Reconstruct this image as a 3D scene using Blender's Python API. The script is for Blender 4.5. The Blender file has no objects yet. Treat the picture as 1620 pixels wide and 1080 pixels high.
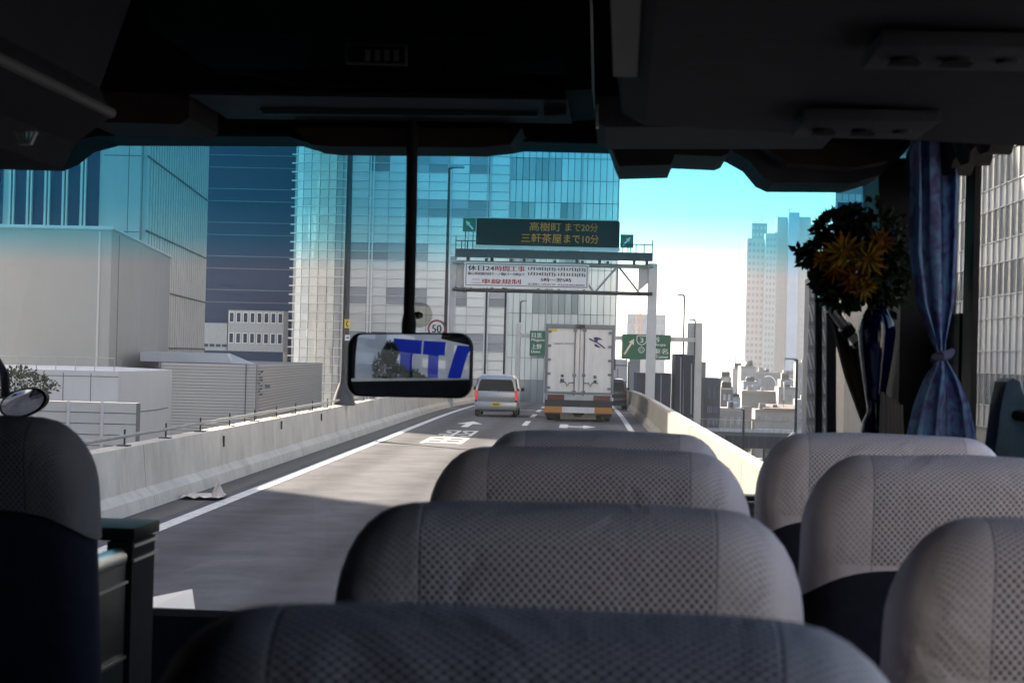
import bpy, bmesh, math, random
from mathutils import Vector, Matrix, noise
random.seed(7)
R = math.radians
SC = bpy.context.scene
COL = SC.collection

# ------------------------------------------------------------------ camera, sky, sun, exposure
F = 2900.0; CX, CY = 810.0, 540.0          # focal length and centre, in pixels of the 1620 px wide photograph
VPX, VPY, ROLL = 925.0, 568.0, 1.4         # where the road runs to, and the roll of the hand-held camera
EYE = Vector((0, 0, 2.15))
fw = Vector((VPX - CX, -(VPY - CY), -F)).normalized()
u0 = Vector((math.sin(R(ROLL)), math.cos(R(ROLL)), 0))
up = (u0 - fw * u0.dot(fw)).normalized()
rt = fw.cross(up).normalized()
CAMROT = Matrix((rt, fw, up))              # camera space -> world
cam = bpy.data.cameras.new("camera"); camo = bpy.data.objects.new("camera", cam); COL.objects.link(camo)
camo.matrix_world = Matrix.Translation(EYE) @ CAMROT.to_4x4()
cam.sensor_width = 36; cam.sensor_fit = 'HORIZONTAL'; cam.lens = F / 1620 * 36
cam.clip_start = 0.05; cam.clip_end = 12000
cam.dof.use_dof = True; cam.dof.focus_distance = 45; cam.dof.aperture_fstop = 15
SC.camera = camo

SUN_AZ = math.atan2(-0.67, 0.74); SUN_EL = R(33)     # sun stands ahead and to the left
world = bpy.data.worlds.new("World"); SC.world = world; world.use_nodes = True
wn = world.node_tree
sky = wn.nodes.new('ShaderNodeTexSky'); sky.sky_type = 'NISHITA'; sky.sun_disc = False
sky.sun_elevation = SUN_EL; sky.sun_rotation = SUN_AZ; sky.air_density = 1.0; sky.dust_density = 4.0; sky.ozone_density = 1.0
bg = wn.nodes['Background']; bg.inputs['Strength'].default_value = 0.07
wn.links.new(sky.outputs[0], bg.inputs[0])
sl = bpy.data.lights.new("sun", 'SUN'); sl.energy = 5.0; sl.angle = R(0.5); sl.color = (1, 0.87, 0.69)
so = bpy.data.objects.new("sun", sl); COL.objects.link(so)
sd = Vector((math.sin(SUN_AZ) * math.cos(SUN_EL), math.cos(SUN_AZ) * math.cos(SUN_EL), math.sin(SUN_EL)))
so.rotation_euler = sd.to_track_quat('Z', 'Y').to_euler(); so.location = (-60, 60, 90)
SC.view_settings.view_transform = 'Standard'; SC.view_settings.look = 'None'
SC.view_settings.gamma = 1; SC.view_settings.exposure = 2.75
SC.render.engine = 'CYCLES'
SC.cycles.use_denoising = True
SC.cycles.max_bounces = 7; SC.cycles.diffuse_bounces = 3; SC.cycles.glossy_bounces = 2
SC.cycles.transparent_max_bounces = 16; SC.cycles.transmission_bounces = 4; SC.cycles.volume_bounces = 0
SC.cycles.sample_clamp_indirect = 6; SC.cycles.caustics_reflective = False; SC.cycles.caustics_refractive = False

# ------------------------------------------------------------------ helpers
def P(px, py, d):
    """point at distance d down the road that shows at pixel (px, py)"""
    w = CAMROT @ Vector((px - CX, -(py - CY), -F))
    return EYE + w * (d / w.y)
BA = math.atan(60 / F)                      # the bus points a little right of the road
MB_BUS = Matrix.Rotation(-BA, 4, 'Z')
def PB(px, py, d):
    """the same in the bus's own frame, d metres ahead of the eye along the bus"""
    w = MB_BUS.to_3x3().transposed() @ (CAMROT @ Vector((px - CX, -(py - CY), -F)))
    return EYE + w * (d / w.y)
WM = {}
def root(name, label, cat, loc=(0, 0, 0), group=None, frame=None, kind=None):
    o = bpy.data.objects.new(name, None); COL.objects.link(o)
    o.empty_display_size = 0.2
    m = (frame or Matrix()) @ Matrix.Translation(loc)
    o.matrix_basis = m; WM[o.name] = m
    tag(o, label, cat, group, kind)
    return o
def tag(o, label=None, cat=None, group=None, kind=None):
    if label: o['label'] = label
    if cat: o['category'] = cat
    if group: o['group'] = group
    if kind: o['kind'] = kind
    return o
def link(name, me, parent=None, mw=None):
    o = bpy.data.objects.new(name, me); COL.objects.link(o)
    if parent is not None:
        o.parent = parent
        base = WM[parent.name]
    else: base = Matrix()
    if mw is not None: o.matrix_basis = base.inverted() @ mw
    WM[o.name] = mw if mw is not None else base
    return o
class MB:
    def __init__(s, frame=None): s.v = []; s.f = []; s.fr = frame
    def add(s, vs, fs):
        b = len(s.v); s.v += [Vector(p) for p in vs]; s.f += [tuple(i + b for i in f) for f in fs]; return s
    def box(s, x0, x1, y0, y1, z0, z1):
        return s.add([(x0,y0,z0),(x1,y0,z0),(x1,y1,z0),(x0,y1,z0),(x0,y0,z1),(x1,y0,z1),(x1,y1,z1),(x0,y1,z1)],
                     [(3,2,1,0),(4,5,6,7),(0,1,5,4),(1,2,6,5),(2,3,7,6),(3,0,4,7)])
    def rbox(s, x0, x1, y0, y1, z0, z1, b):
        """box with chamfered edges"""
        x0, x1 = min(x0,x1), max(x0,x1); y0, y1 = min(y0,y1), max(y0,y1); z0, z1 = min(z0,z1), max(z0,z1)
        bm = bmesh.new(); bmesh.ops.create_cube(bm, size=1)
        for v in bm.verts: v.co = Vector(((x0+x1)/2+v.co.x*(x1-x0), (y0+y1)/2+v.co.y*(y1-y0), (z0+z1)/2+v.co.z*(z1-z0)))
        bmesh.ops.bevel(bm, geom=bm.edges[:], offset=b, segments=2, affect='EDGES', profile=0.6)
        bm.verts.index_update()
        s.add([v.co.copy() for v in bm.verts], [tuple(v.index for v in f.verts) for f in bm.faces]); bm.free(); return s
    def obox(s, c, u, v, w):
        """box by centre and three half axes"""
        c, u, v, w = Vector(c), Vector(u), Vector(v), Vector(w)
        return s.add([c-u-v-w, c+u-v-w, c+u+v-w, c-u+v-w, c-u-v+w, c+u-v+w, c+u+v+w, c-u+v+w],
                     [(3,2,1,0),(4,5,6,7),(0,1,5,4),(1,2,6,5),(2,3,7,6),(3,0,4,7)])
    def prism(s, pts, off):
        """polygon of 3-D points pushed along off"""
        n = len(pts); off = Vector(off); a = [Vector(p) for p in pts]
        s.add(a + [p + off for p in a], [tuple(range(n))[::-1], tuple(range(n, 2*n))] + [(i, (i+1) % n, n+(i+1) % n, n+i) for i in range(n)]); return s
    def tube(s, path, r, n=10, cap=True):
        path = [Vector(p) for p in path]; k = len(path); b = len(s.v)
        rs = r if isinstance(r, (list, tuple)) else [r]*k
        ref = None; rings = []
        for i, p in enumerate(path):
            t = (path[min(i+1,k-1)] - path[max(i-1,0)]).normalized()
            if ref is None: ref = t.orthogonal().normalized()
            ref = (ref - t*ref.dot(t)).normalized(); q = t.cross(ref)
            rings.append([p + (ref*math.cos(2*math.pi*j/n) + q*math.sin(2*math.pi*j/n))*rs[i] for j in range(n)])
        vs = [v for rg in rings for v in rg]; fs = []
        for i in range(k-1):
            for j in range(n):
                fs.append((i*n+j, i*n+(j+1)%n, (i+1)*n+(j+1)%n, (i+1)*n+j))
        if cap: fs += [tuple(range(n))[::-1], tuple(range((k-1)*n, k*n))]
        return s.add(vs, fs)
    def disc(s, c, nrm, r, th, n=28):
        c = Vector(c); nrm = Vector(nrm).normalized()
        return s.tube([c - nrm*th/2, c + nrm*th/2], r, n)
    def grid(s, rows, closed=False):
        m = len(rows[0]); vs = [p for r in rows for p in r]; fs = []
        for i in range(len(rows)-1):
            for j in range(m if closed else m-1):
                fs.append((i*m+j, i*m+(j+1)%m, (i+1)*m+(j+1)%m, (i+1)*m+j))
        return s.add(vs, fs)
    def mesh(s, name, mat, inv=None, smooth=False, recalc=True):
        me = bpy.data.meshes.new(name)
        fr = s.fr or Matrix()
        m = (inv @ fr) if inv is not None else fr
        me.from_pydata([m @ v for v in s.v], [], s.f)
        if recalc:
            bm = bmesh.new(); bm.from_mesh(me); bmesh.ops.recalc_face_normals(bm, faces=bm.faces[:]); bm.to_mesh(me); bm.free()
        me.materials.append(mat)
        if smooth:
            me.polygons.foreach_set('use_smooth', [True]*len(me.polygons))
            try: me.set_sharp_from_angle(angle=R(smooth if smooth > 1 else 40))
            except Exception: pass
        me.update(); return me
    def build(s, name, mat, parent=None, smooth=False, loc=None):
        if parent is not None:
            base = WM[parent.name]; me = s.mesh(name, mat, base.inverted(), smooth); o = link(name, me, parent)
        else:
            base = (s.fr or Matrix()) @ Matrix.Translation(loc or (0,0,0))
            me = s.mesh(name, mat, base.inverted(), smooth); o = link(name, me); o.matrix_basis = base; WM[o.name] = base
        return o
_unit = {}
def unit_box(mat):
    if mat.name not in _unit:
        _unit[mat.name] = MB().box(-.5,.5,-.5,.5,-.5,.5).mesh('piece', mat)
    return _unit[mat.name]
UZ = Vector((0,0,1))
def piece(name, mat, parent, c, u, w, t, h):
    """thin box piece: centre c, horizontal direction u, width, thickness, height; shares its mesh"""
    u = Vector(u).normalized(); n = UZ.cross(u)
    m = Matrix(((u.x*w, n.x*t, 0, c[0]), (u.y*w, n.y*t, 0, c[1]), (u.z*w, n.z*t, h, c[2]), (0,0,0,1)))
    return link(name, unit_box(mat), parent, m)

# ------------------------------------------------------------------ materials
def nodes(name):
    m = bpy.data.materials.new(name); m.use_nodes = True
    return m, m.node_tree, m.node_tree.nodes['Principled BSDF']
def N(t, typ, **kw):
    n = t.nodes.new(typ)
    for k, v in kw.items(): setattr(n, k, v)
    return n
def mat(name, col, rough=0.6, var=0.12, scale=4.0, bump=0.0, metal=0.0, stretch=(1,1,1), rnd=0.0, spec=0.5, emit=0.0, alpha_trans=None, detail=4):
    m, t, b = nodes(name)
    b.inputs['Roughness'].default_value = rough; b.inputs['Metallic'].default_value = metal
    b.inputs['Specular IOR Level'].default_value = spec
    tc = N(t, 'ShaderNodeTexCoord'); mp = N(t, 'ShaderNodeMapping'); mp.inputs['Scale'].default_value = stretch
    t.links.new(tc.outputs['Object'], mp.inputs[0])
    nz = N(t, 'ShaderNodeTexNoise'); nz.inputs['Scale'].default_value = scale; nz.inputs['Detail'].default_value = detail; nz.inputs['Roughness'].default_value = 0.65
    t.links.new(mp.outputs[0], nz.inputs['Vector'])
    rp = N(t, 'ShaderNodeValToRGB'); rp.color_ramp.elements[0].position = 0.3; rp.color_ramp.elements[1].position = 0.72
    lo = [c*(1-var) for c in col]; hi = [min(1, c*(1+var)) for c in col]
    rp.color_ramp.elements[0].color = (*lo, 1); rp.color_ramp.elements[1].color = (*hi, 1)
    t.links.new(nz.outputs['Fac'], rp.inputs[0])
    out = rp.outputs[0]
    if rnd > 0:
        oi = N(t, 'ShaderNodeObjectInfo'); ma = N(t, 'ShaderNodeMapRange')
        ma.inputs['To Min'].default_value = 1-rnd; ma.inputs['To Max'].default_value = 1+rnd
        t.links.new(oi.outputs['Random'], ma.inputs['Value'])
        mx = N(t, 'ShaderNodeMix', data_type='RGBA', blend_type='MULTIPLY'); mx.inputs['Factor'].default_value = 1
        t.links.new(out, mx.inputs['A']); t.links.new(ma.outputs[0], mx.inputs['B']); out = mx.outputs['Result']
    t.links.new(out, b.inputs['Base Color'])
    if emit: t.links.new(out, b.inputs['Emission Color']); b.inputs['Emission Strength'].default_value = emit
    if bump:
        bp = N(t, 'ShaderNodeBump'); bp.inputs['Strength'].default_value = bump; bp.inputs['Distance'].default_value = 0.02
        t.links.new(nz.outputs['Fac'], bp.inputs['Height']); t.links.new(bp.outputs[0], b.inputs['Normal'])
    m['base'] = 1
    return m
def add_streaks(m, amount=0.45, scale=(1.1,1.1,0.06), lo=0.42, hi=0.75, tint=(0.45,0.41,0.36)):
    """rain streaks and grime running down a wall"""
    t = m.node_tree; b = t.nodes['Principled BSDF']
    src = b.inputs['Base Color'].links[0].from_socket
    tc = N(t, 'ShaderNodeTexCoord'); mp = N(t, 'ShaderNodeMapping'); mp.inputs['Scale'].default_value = scale
    t.links.new(tc.outputs['Object'], mp.inputs[0])
    nz = N(t, 'ShaderNodeTexNoise'); nz.inputs['Scale'].default_value = 5; nz.inputs['Detail'].default_value = 6; nz.inputs['Roughness'].default_value = 0.7
    t.links.new(mp.outputs[0], nz.inputs['Vector'])
    mr = N(t, 'ShaderNodeMapRange'); mr.inputs['From Min'].default_value = lo; mr.inputs['From Max'].default_value = hi
    mr.inputs['To Max'].default_value = amount
    t.links.new(nz.outputs['Fac'], mr.inputs['Value'])
    mx = N(t, 'ShaderNodeMix', data_type='RGBA', blend_type='MULTIPLY')
    t.links.new(mr.outputs[0], mx.inputs['Factor']); t.links.new(src, mx.inputs['A']); mx.inputs['B'].default_value = (*tint, 1)
    t.links.new(mx.outputs['Result'], b.inputs['Base Color'])
    return m
def glass(name, col=(0.93,0.95,0.95), refl=0.04, band=None):
    """clear pane; band=(z0,z1,colour) is a shade band dyed into the glass, fading in between two heights"""
    m = bpy.data.materials.new(name); m.use_nodes = True; t = m.node_tree; t.nodes.clear()
    o = N(t, 'ShaderNodeOutputMaterial'); tr = N(t, 'ShaderNodeBsdfTransparent'); gl = N(t, 'ShaderNodeBsdfGlossy'); gl.inputs['Roughness'].default_value = 0.02
    mx = N(t, 'ShaderNodeMixShader'); mx.inputs[0].default_value = refl
    tr.inputs[0].default_value = (*col, 1)
    if band:
        tc = N(t, 'ShaderNodeTexCoord'); sp = N(t, 'ShaderNodeSeparateXYZ'); mr = N(t, 'ShaderNodeMapRange')
        nz = N(t, 'ShaderNodeTexNoise'); nz.inputs['Scale'].default_value = 1.5
        t.links.new(tc.outputs['Object'], sp.inputs[0]); t.links.new(sp.outputs['Z'], mr.inputs['Value'])
        mr.inputs['From Min'].default_value = band[0]; mr.inputs['From Max'].default_value = band[1]
        cr = N(t, 'ShaderNodeValToRGB'); e = cr.color_ramp.elements
        e[0].position = 0; e[0].color = (*col, 1); e[1].position = 1; e[1].color = (*band[2][-1], 1)
        for p, c in zip((0.10, 0.20, 0.42), band[2]):
            x = e.new(p); x.color = (*c, 1)
        t.links.new(mr.outputs[0], cr.inputs[0]); t.links.new(cr.outputs[0], tr.inputs[0])
    t.links.new(tr.outputs[0], mx.inputs[1]); t.links.new(gl.outputs[0], mx.inputs[2]); t.links.new(mx.outputs[0], o.inputs[0])
    return m
def facade_glass(name, col, rough=0.12, wav=0.0, wscale=1.0, rnd=0.08, metal=0.0, spec=0.6):
    m = mat(name, col, rough, 0.06, 0.7, rnd=rnd, spec=spec, metal=metal)
    if wav:
        t = m.node_tree; b = t.nodes['Principled BSDF']
        g = N(t, 'ShaderNodeNewGeometry'); nz = N(t, 'ShaderNodeTexNoise'); nz.inputs['Scale'].default_value = wscale; nz.inputs['Detail'].default_value = 2
        mpp = N(t, 'ShaderNodeMapping'); mpp.inputs['Scale'].default_value = (1.6, 1.6, .3); t.links.new(g.outputs['Position'], mpp.inputs[0]); t.links.new(mpp.outputs[0], nz.inputs['Vector'])
        bp = N(t, 'ShaderNodeBump'); bp.inputs['Strength'].default_value = wav; bp.inputs['Distance'].default_value = 0.3
        t.links.new(nz.outputs['Fac'], bp.inputs['Height']); t.links.new(bp.outputs[0], b.inputs['Normal'])
    return m
def asphalt():
    m = mat('asphalt', (0.080, 0.080, 0.088), 0.9, 0.22, 1.2, bump=0.0, spec=0.03)
    t = m.node_tree; b = t.nodes['Principled BSDF']
    src = b.inputs['Base Color'].links[0].from_socket
    g = N(t, 'ShaderNodeTexCoord')
    n2 = N(t, 'ShaderNodeTexNoise'); n2.inputs['Scale'].default_value = 60; n2.inputs['Detail'].default_value = 3
    t.links.new(g.outputs['Object'], n2.inputs['Vector'])
    r2 = N(t, 'ShaderNodeMapRange'); r2.inputs['To Min'].default_value = 0.6; r2.inputs['To Max'].default_value = 1.4
    t.links.new(n2.outputs['Fac'], r2.inputs['Value'])
    mp = N(t, 'ShaderNodeMapping'); mp.inputs['Scale'].default_value = (0.9, 0.035, 1)
    t.links.new(g.outputs['Object'], mp.inputs[0])
    n3 = N(t, 'ShaderNodeTexNoise'); n3.inputs['Scale'].default_value = 1.6; n3.inputs['Detail'].default_value = 4
    t.links.new(mp.outputs[0], n3.inputs['Vector'])
    r3 = N(t, 'ShaderNodeMapRange'); r3.inputs['To Min'].default_value = 0.84; r3.inputs['To Max'].default_value = 1.16
    t.links.new(n3.outputs['Fac'], r3.inputs['Value'])
    mu = N(t, 'ShaderNodeMath', operation='MULTIPLY'); t.links.new(r2.outputs[0], mu.inputs[0]); t.links.new(r3.outputs[0], mu.inputs[1])
    sp = N(t, 'ShaderNodeSeparateXYZ'); t.links.new(g.outputs['Object'], sp.inputs[0])
    def MM(op, a, c):
        n = N(t, 'ShaderNodeMath', operation=op)
        for i, q in enumerate((a, c)):
            if isinstance(q, (int, float)): n.inputs[i].default_value = q
            elif q is not None: t.links.new(q, n.inputs[i])
        return n.outputs[0]
    def track(xc): return MM('ABSOLUTE', MM('SUBTRACT', MM('ABSOLUTE', MM('SUBTRACT', sp.outputs['X'], xc), None), 0.82), None)
    tk_ = N(t, 'ShaderNodeMapRange'); tk_.interpolation_type = 'SMOOTHSTEP'; tk_.inputs['From Min'].default_value = 0.0; tk_.inputs['From Max'].default_value = 0.55
    tk_.inputs['To Min'].default_value = 0.80; tk_.inputs['To Max'].default_value = 1.08
    t.links.new(MM('MINIMUM', track(-3.45), track(-0.2)), tk_.inputs['Value'])
    mt_ = MM('MULTIPLY', mu.outputs[0], tk_.outputs[0])
    mx = N(t, 'ShaderNodeMix', data_type='RGBA', blend_type='MULTIPLY'); mx.inputs['Factor'].default_value = 1
    t.links.new(src, mx.inputs['A']); t.links.new(mt_, mx.inputs['B']); t.links.new(mx.outputs['Result'], b.inputs['Base Color'])
    bp = N(t, 'ShaderNodeBump'); bp.inputs['Strength'].default_value = 0.25; bp.inputs['Distance'].default_value = 0.01
    t.links.new(n2.outputs['Fac'], bp.inputs['Height']); t.links.new(bp.outputs[0], b.inputs['Normal'])
    return m
def lace(name='knitted_cover', dim=1.0):
    """grey knitted seat cover: open diamond lattice over navy in the middle, closed rib at the sides"""
    m, t, b = nodes(name); b.inputs['Roughness'].default_value = 0.9; b.inputs['Specular IOR Level'].default_value = 0.2
    tc = N(t, 'ShaderNodeTexCoord'); sp = N(t, 'ShaderNodeSeparateXYZ'); t.links.new(tc.outputs['Object'], sp.inputs[0])
    def M(op, a, c=None, cl=False):
        n = N(t, 'ShaderNodeMath', operation=op); n.use_clamp = cl
        for i, q in enumerate((a, c)):
            if q is None: continue
            if isinstance(q, (int, float)): n.inputs[i].default_value = q
            else: t.links.new(q, n.inputs[i])
        return n.outputs[0]
    s = M('ADD', sp.outputs['Z'], sp.outputs['Y'])
    X = sp.outputs['X']
    pit = 0.0088
    nz = N(t, 'ShaderNodeTexNoise'); nz.inputs['Scale'].default_value = 14; t.links.new(tc.outputs['Object'], nz.inputs['Vector'])
    jit = M('MULTIPLY', M('SUBTRACT', nz.outputs['Fac'], 0.5), 0.006)
    a = M('DIVIDE', M('ADD', M('ADD', X, s), jit), pit); c = M('DIVIDE', M('SUBTRACT', M('ADD', X, jit), s), pit)
    fa = M('ABSOLUTE', M('SUBTRACT', M('FRACT', a), 0.5)); fc = M('ABSOLUTE', M('SUBTRACT', M('FRACT', c), 0.5))
    mxx = M('MAXIMUM', fa, fc)                                   # 0 in the hole's centre, 0.5 on the threads
    hole = M('SUBTRACT', 1.0, M('MULTIPLY', M('SUBTRACT', mxx, 0.27), 7.0, True), True)
    ax = M('ABSOLUTE', X)
    mid = M('SUBTRACT', 1.0, M('MULTIPLY', M('SUBTRACT', ax, 0.142), 160.0, True), True)
    side = M('SUBTRACT', 1.0, M('MULTIPLY', M('SUBTRACT', ax, 0.19), 60.0, True), True)
    dens = M('ADD', M('MULTIPLY', mid, 0.45), M('MULTIPLY', side, 0.36))
    h = M('MULTIPLY', M('MULTIPLY', hole, dens, True), M('MULTIPLY', M('ADD', sp.outputs['Z'], 0.147), 300.0, True), True)
    rib = M('MULTIPLY', M('ABSOLUTE', M('SINE', M('MULTIPLY', X, 900.0))), 0.22)
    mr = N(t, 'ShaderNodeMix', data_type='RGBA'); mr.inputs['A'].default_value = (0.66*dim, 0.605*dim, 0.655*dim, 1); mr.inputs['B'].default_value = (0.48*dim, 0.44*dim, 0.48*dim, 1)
    t.links.new(rib, mr.inputs['Factor'])
    mx = N(t, 'ShaderNodeMix', data_type='RGBA'); t.links.new(h, mx.inputs['Factor']); t.links.new(mr.outputs['Result'], mx.inputs['A'])
    mx.inputs['B'].default_value = (0.05, 0.045, 0.075, 1)
    t.links.new(mx.outputs['Result'], b.inputs['Base Color'])
    seam = M('SUBTRACT', 1.0, M('MULTIPLY', M('ABSOLUTE', M('SUBTRACT', ax, 0.146)), 500.0, True), True)
    ms = N(t, 'ShaderNodeMix', data_type='RGBA', blend_type='MULTIPLY'); t.links.new(M('MULTIPLY', seam, 0.55), ms.inputs['Factor'])
    t.links.new(mx.outputs['Result'], ms.inputs['A']); ms.inputs['B'].default_value = (0.3, 0.28, 0.32, 1); t.links.new(ms.outputs['Result'], b.inputs['Base Color'])
    oi = N(t, 'ShaderNodeObjectInfo'); va_ = N(t, 'ShaderNodeVectorMath', operation='ADD'); t.links.new(tc.outputs['Object'], va_.inputs[0]); t.links.new(oi.outputs['Location'], va_.inputs[1])
    w1 = N(t, 'ShaderNodeTexNoise'); w1.inputs['Scale'].default_value = 9; w1.inputs['Detail'].default_value = 3; w1.inputs['Distortion'].default_value = 0.8; t.links.new(va_.outputs[0], w1.inputs['Vector'])
    b0 = N(t, 'ShaderNodeBump'); b0.inputs['Strength'].default_value = 0.55; b0.inputs['Distance'].default_value = 0.022; t.links.new(w1.outputs['Fac'], b0.inputs['Height'])
    bp = N(t, 'ShaderNodeBump'); bp.inputs['Strength'].default_value = 0.35; bp.inputs['Distance'].default_value = 0.004; t.links.new(b0.outputs[0], bp.inputs['Normal'])
    t.links.new(M('SUBTRACT', M('SUBTRACT', 1.0, h), seam), bp.inputs['Height']); t.links.new(bp.outputs[0], b.inputs['Normal'])
    return m

M_ = {}
M_['asphalt'] = asphalt()
M_['paint'] = mat('road_paint', (0.50,0.50,0.49), 0.8, 0.35, 7, spec=.1)
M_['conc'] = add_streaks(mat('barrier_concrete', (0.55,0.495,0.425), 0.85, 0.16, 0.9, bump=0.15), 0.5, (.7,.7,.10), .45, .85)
M_['conc_r'] = add_streaks(mat('sun_offset_concrete', (0.155,0.142,0.122), 0.85, 0.2, 0.9, bump=0.15), 0.45, (.7,.7,.10), .42, .8)  # same concrete as the left, darkened in colour to offset full sun
M_['cap'] = mat('weathered_capping', (0.22,0.21,0.19), 0.6, 0.15, 2)
M_['conc2'] = add_streaks(mat('kerb_concrete', (0.36,0.34,0.31), 0.85, 0.25, 2.2, bump=0.3), 0.5)
M_['dark_joint'] = mat('joint_rubber', (0.03,0.03,0.03), 0.8)
M_['steel'] = mat('galvanised_steel', (0.40,0.41,0.42), 0.45, 0.12, 6, metal=0.5)
M_['steel_dark'] = mat('dark_steel', (0.045,0.048,0.055), 0.6, 0.15, 5, spec=0.25)
M_['steel_white'] = mat('pale_painted_steel', (0.60,0.58,0.55), 0.5, 0.07, 2)
M_['ground'] = mat('city_ground', (0.16,0.16,0.16), 0.9, 0.3, 0.05)
M_['green_sign'] = mat('green_sign_sheet', (0.012,0.14,0.06), 0.45, 0.05, 1)
M_['white_sign'] = mat('white_sign_sheet', (0.78,0.78,0.78), 0.5, 0.04, 1)
M_['red'] = mat('red_sign_sheet', (0.20,0.025,0.03), 0.5, 0.05)
M_['ink_red'] = mat('red_ink', (0.38,0.05,0.05), 0.6)
M_['ink'] = mat('black_ink', (0.03,0.03,0.035), 0.6)
M_['yellow'] = mat('yellow_sign_sheet', (0.75,0.55,0.02), 0.5, 0.04)
M_['black'] = mat('black_plastic', (0.012,0.012,0.014), 0.5, 0.2)
M_['led_face'] = mat('display_face', (0.005,0.006,0.007), 0.7, 0.1, spec=0.08)
M_['led'] = mat('amber_lamps', (0.85,0.20,0.005), 0.6, 0.1, 9, emit=0.04)
M_['whitewall'] = add_streaks(mat('pale_wall_panel', (0.50,0.485,0.465), 0.6, 0.05, 0.25, rnd=0.03), 0.12, (0.5,0.5,0.03))
M_['whiter'] = mat('white_metal_cladding', (0.55,0.55,0.57), 0.45, 0.04, 0.3, rnd=0.03)
add_streaks(M_['whiter'], 0.18, (0.6,0.6,0.04), .45, .8)
M_['fin'] = mat('cream_fin', (0.66,0.62,0.58), 0.5, 0.05, 0.4, rnd=0.04)
M_['groove'] = mat('shadow_joint', (0.12,0.12,0.125), 0.8)
M_['louvre'] = mat('grey_louvre', (0.50,0.48,0.46), 0.55, 0.05, 0.6, rnd=0.04)
M_['louvre_back'] = mat('louvre_backing', (0.30,0.29,0.29), 0.7)
M_['navy_glass'] = facade_glass('navy_curtain_wall', (0.004,0.032,0.10), 0.3, rnd=0.12, spec=0.10)
M_['navy_line'] = mat('navy_floor_line', (0.10,0.15,0.22), 0.5, 0.1)
M_['pane'] = facade_glass('pale_curtain_wall', (0.78,0.81,0.82), 0.12, rnd=0.06, metal=0.5)
M_['pane_w'] = facade_glass('tinted_window', (0.36,0.39,0.44), 0.10, rnd=0.3, metal=0.5)
M_['pane_g'] = facade_glass('greenish_glass', (0.70,0.77,0.78), 0.12, rnd=0.06, metal=0.5)
M_['pane_gw'] = facade_glass('greenish_window', (0.36,0.42,0.44), 0.10, rnd=0.3, metal=0.5)
M_['pane_c'] = facade_glass('wavy_corner_glass', (0.46,0.49,0.52), 0.12, 0.25, 0.7, rnd=0.10, metal=0.3)
M_['mullion'] = mat('pale_mullion', (0.70,0.72,0.74), 0.4, 0.05)
M_['mull_dark'] = mat('dark_mullion', (0.10,0.11,0.13), 0.5)

# ------------------------------------------------------------------ the road
def cx(y): return 0.0            # no bend within sight; the road goes over a crest
def zr(y):
    if y < 60: return 0.0
    q = min(y, 170) - 60; return -q*q/4800 - (max(0, y-170) * (110/2400))
def ys(a, b, st):
    n = max(1, int(round((b-a)/st))); return [a + (b-a)*i/n for i in range(n+1)]
XL, XM, XR = -5.05, -1.86, 1.47
def strip(x0, x1, y0, y1, dz, step=4.0):
    m = MB(); m.grid([[Vector((x0+cx(y), y, zr(y)+dz)), Vector((x1+cx(y), y, zr(y)+dz))] for y in ys(y0, y1, step)]); return m
g = MB(); g.add([(-3000,-1500,-11.5),(3000,-1500,-11.5),(3000,4500,-11.5),(-3000,4500,-11.5)], [(0,1,2,3)])
tag(g.build('ground', M_['ground']), kind='structure')
sec = [(-6.3,0.0),(2.4,0.0),(2.4,-0.9),(1.2,-1.8),(-5.1,-1.8),(-6.3,-0.9)]
m = MB(); m.grid([[Vector((x+cx(y), y, zr(y)+z)) for x, z in sec] for y in ys(-70, 230, 5)], closed=True)
road = tag(m.build('expressway_road', M_['asphalt']), kind='structure')
strip(XL-0.1, XL+0.1, -60, 220, .004).build('edge_line', M_['paint'], road)
strip(XR-0.09, XR+0.09, -60, 220, .004).build('edge_line', M_['paint'], road)
for k in range(-6, 14):
    a = 58.0 + k*8.4 - 16.8
    strip(XM-0.09, XM+0.09, a, a+4.3, .004, 2).build('lane_dash', M_['paint'], road)
strip(-5.9, 2.0, 43.3, 43.48, .004).build('expansion_joint', M_['dark_joint'], road)
strip(-5.9, 2.0, 77.0, 77.3, .004).build('expansion_joint', M_['conc'], road)
strip(-5.75, -5.3, -60, 120, .0035).build('gutter_strip', M_['dark_joint'], road)
def poly_on_road(name, pts, dz=.005):
    m = MB(); m.add([(x, y, zr(y)+dz) for x, y in pts], [tuple(range(len(pts)))]); return m.build(name, M_['paint'], road)
ax, ay = -3.62, 55.6
poly_on_road('painted_arrow', [(ax-.10,ay),(ax+.12,ay),(ax+.12,ay+2.6),(ax+.42,ay+2.6),(ax,ay+5.0),(ax-.40,ay+2.6),(ax-.10,ay+2.6)])
poly_on_road('painted_arrow', [(-.75,57.0),(-.48,57.0),(-.48,57.8),(.0,57.8),(.0,57.0),(.42,58.2),(.0,59.6),(.0,58.6),(-.48,58.6),(-.48,60.0),(-.75,60.0)])
def text_mesh(body, name='lettering'):
    c = bpy.data.curves.new(name, 'FONT'); c.body = body; c.align_x = 'CENTER'; c.resolution_u = 3
    o = bpy.data.objects.new(name, c); COL.objects.link(o); bpy.context.view_layer.update()
    me = bpy.data.meshes.new_from_object(o.evaluated_get(bpy.context.evaluated_depsgraph_get()))
    bpy.data.objects.remove(o); bpy.data.curves.remove(c)
    xs = [v.co.x for v in me.vertices]; yy = [v.co.y for v in me.vertices]
    x0, x1, y0, y1 = min(xs), max(xs), min(yy), max(yy)
    for v in me.vertices: v.co.x = (v.co.x-(x0+x1)/2)/max(1e-6, x1-x0); v.co.y = (v.co.y-(y0+y1)/2)/max(1e-6, y1-y0)
    return me
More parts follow.
